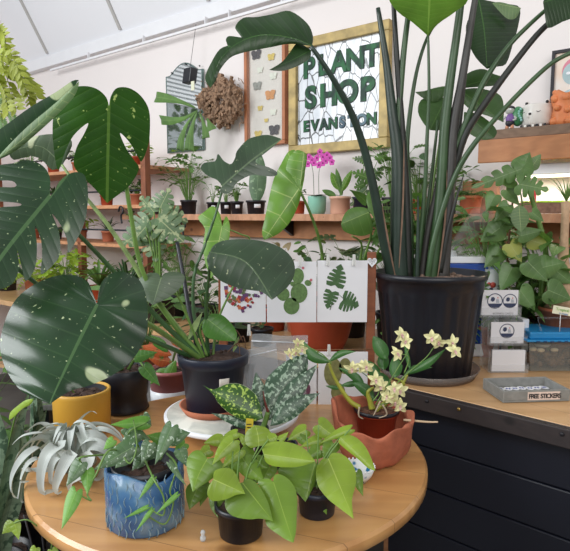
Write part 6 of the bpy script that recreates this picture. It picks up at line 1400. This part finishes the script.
for i, (x, y, k, lm, L_, W_, n_, R_, H_, sh, lab) in enumerate([(-1.08, 1.84, 'bush', L_bush, .09, .05, 80, .2, .5, 'oval', 'dark leafy bush on the low stand under the giant leaf'), (-1.36, 1.84, 'bush', L_bush, .08, .05, 60, .2, .5, 'heart', 'mid green bush on the low stand far left'), (-1.22, 1.6, 'fern', L_bushd, .42, .06, 26, 1, 1, 'lance', 'dark fern on the low stand at the left edge'), (-1.38, 1.38, 'bush', L_bushd, .08, .05, 50, .16, .4, 'heart', 'dark heart leaf bush at the front left of the low stand')]):
    potted('floor_stand_plant', lab, (x, y, .2905), .09, .14, [M_black, M_terra][i % 2], k, None, L_, W_, n_, R_, H_, lm, sh)
q = V((-.70, 1.28, 0)); 
t = thing('trailing_lime_vine', 'trailing lime leaf vine on black wire support beside the table lower left edge', 'potted plant', (-.62, 1.12, 0))
c = t.location; mb = MB(); potmesh(mb, c, .08, .065, .14); mb.build('pot', M_black, t); soil(t, c, .07, .125)
for (x0_, y0_), (x1_, y1_) in (((24, 515), (36, 560)), ((40, 516), (45, 560)), ((52, 535), (60, 560))):
    mb = MB(); mb.tube([P(x0_, y0_, 1.12), P(x1_, y1_, 1.12), c + Z * .12], [.002] * 3, 6); mb.build('wire_support', M_ink, t)
for b, e, w in (((12, 524), (2, 534), 12), ((14, 522), (19, 540), 12), ((52, 550), (60, 566), 11), ((36, 548), (30, 562), 10)): pleaf(t, L_neon, b, e, w, 1.1)
mb = MB(); mb.tube(sm([P(12, 524, 1.1), P(28, 520, 1.1), P(44, 535, 1.12), P(50, 560, 1.12), c + Z * .12], 5), [.0014, .002], 6); mb.build('vine', M_stem, t)
pleaf(t, L_lime, (32, 402), (10, 420), 9, 1.45, 'lance', bend=.1) if False else None
q = V((P(-2, 500, 1.5).x, 1.52, .2905)); t = thing('arching_lime_leaf_plant', 'plant with one arching lime leaf rising left of the mustard pot', 'potted plant', q)
mb = MB(); potmesh(mb, q, .07, .055, .13); mb.build('pot', M_black, t); soil(t, q, .06, .116)
tleaf(t, L_lime, (34, 399), (9, 420), [(26, 400), (16, 407), (10, 413)], [(30, 405), (22, 409), (14, 417)], 1.42, 0, -.05, .2)
ptube(t, M_stem, [(34, 399, 1.42), (20, 406, 1.44), (10, 440, 1.5), (0, 510, 1.52)], [.002, .003], 'petiole')

# hanging plant top left
q = P(-30, 60, 2.0)
t = thing('hanging_lime_plant', 'hanging plant with drooping yellow green leafy fronds at upper left', 'hanging plant', q)
mb = MB(); potmesh(mb, q, .09, .065, .12); mb.build('pot', M_black, t)
for a in (0, 2.1, 4.2):
    mb = MB(); mb.tube([q + V((.085 * math.cos(a), .085 * math.sin(a), .115)), q + Z * .55, q + Z * 2.2], [.0012] * 3, 5); mb.build('cord', M_ink, t)
L_ye = leafm('yellow_green_frond', (158, 168, 62), (186, 190, 100), .2, 6, rough=.5, tl=.4)
rs = random.Random(2)
for pts, w in (([(-20, 40), (0, 38), (14, 60), (24, 85), (30, 104)], 1), ([(-20, 50), (2, 62), (16, 72), (30, 84), (36, 96)], 1), ([(-20, 45), (0, 60), (10, 88), (16, 108)], 1), ([(-20, 40), (-4, 30), (4, 34), (6, 52)], .8), ([(-20, 60), (-6, 70), (4, 92), (8, 110)], 1), ([(-20, 55), (4, 56), (22, 72), (28, 92)], .9), ([(-20, 62), (-2, 80), (6, 98), (0, 116)], .8)):
    p3 = sm([P(a, b, 1.98 + rs.uniform(-.06, .04)) for a, b in pts], 4); mb = MB(); mb.tube(p3, [.0018, .0008], 5, False)
    for i in range(3, len(p3)):
        tn = (p3[i] - p3[i - 1]).normalized(); sd = tn.cross(V((0, -1, 0))).normalized()
        for sg in (-1, 1): mb.leaf(p3[i], sd * sg + tn * .9, (0, -1, .3), .038 * w * rs.uniform(.8, 1.25), .018 * w, 'lance', .2)
    mb.build('frond', L_ye, t)
for pts in ([(-20, 70), (0, 95), (10, 112), (14, 122)], [(-20, 75), (-4, 100), (2, 120), (4, 128)]):
    p3 = sm([P(a, b, 2.0) for a, b in pts], 8); mb = MB(); mb.tube(p3, [.0012, .0006], 5, False)
    for i in range(4, len(p3)):
        tn = (p3[i] - p3[i - 1]).normalized(); sd = tn.cross(V((0, -1, 0))).normalized()
        for sg in (-1, 1): mb.leaf(p3[i], sd * sg + tn * .5, (0, -1, .3), .02, .007, 'lance', .1)
    mb.build('fine_frond', L_bush, t)
# trees outside the left window
t = thing('window_tree', 'leafy green tree outside the left window seen in the mirror', 'tree', LW(3.4, 1.6, 0))
c = t.location; mb = MB(); mb.tube([c, c + Z * 1.2, c + Z * 2.2], [.08, .06, .04], 10); mb.build('trunk', M_bark, t)
mb = MB(); rs = random.Random(6)
for k in range(1500):
    d = V((rs.gauss(0, 1), rs.gauss(0, 1), rs.gauss(0, 1))).normalized() * rs.uniform(.7, 1.15); p = c + Z * 2.0 + V((d.x * 1.0, d.y * 1.2, d.z * .85))
    mb.leaf(p, d + V((0, 0, -.5)), Z, .17, .1, 'oval', .2)
mb.build('foliage', L_bush, t)
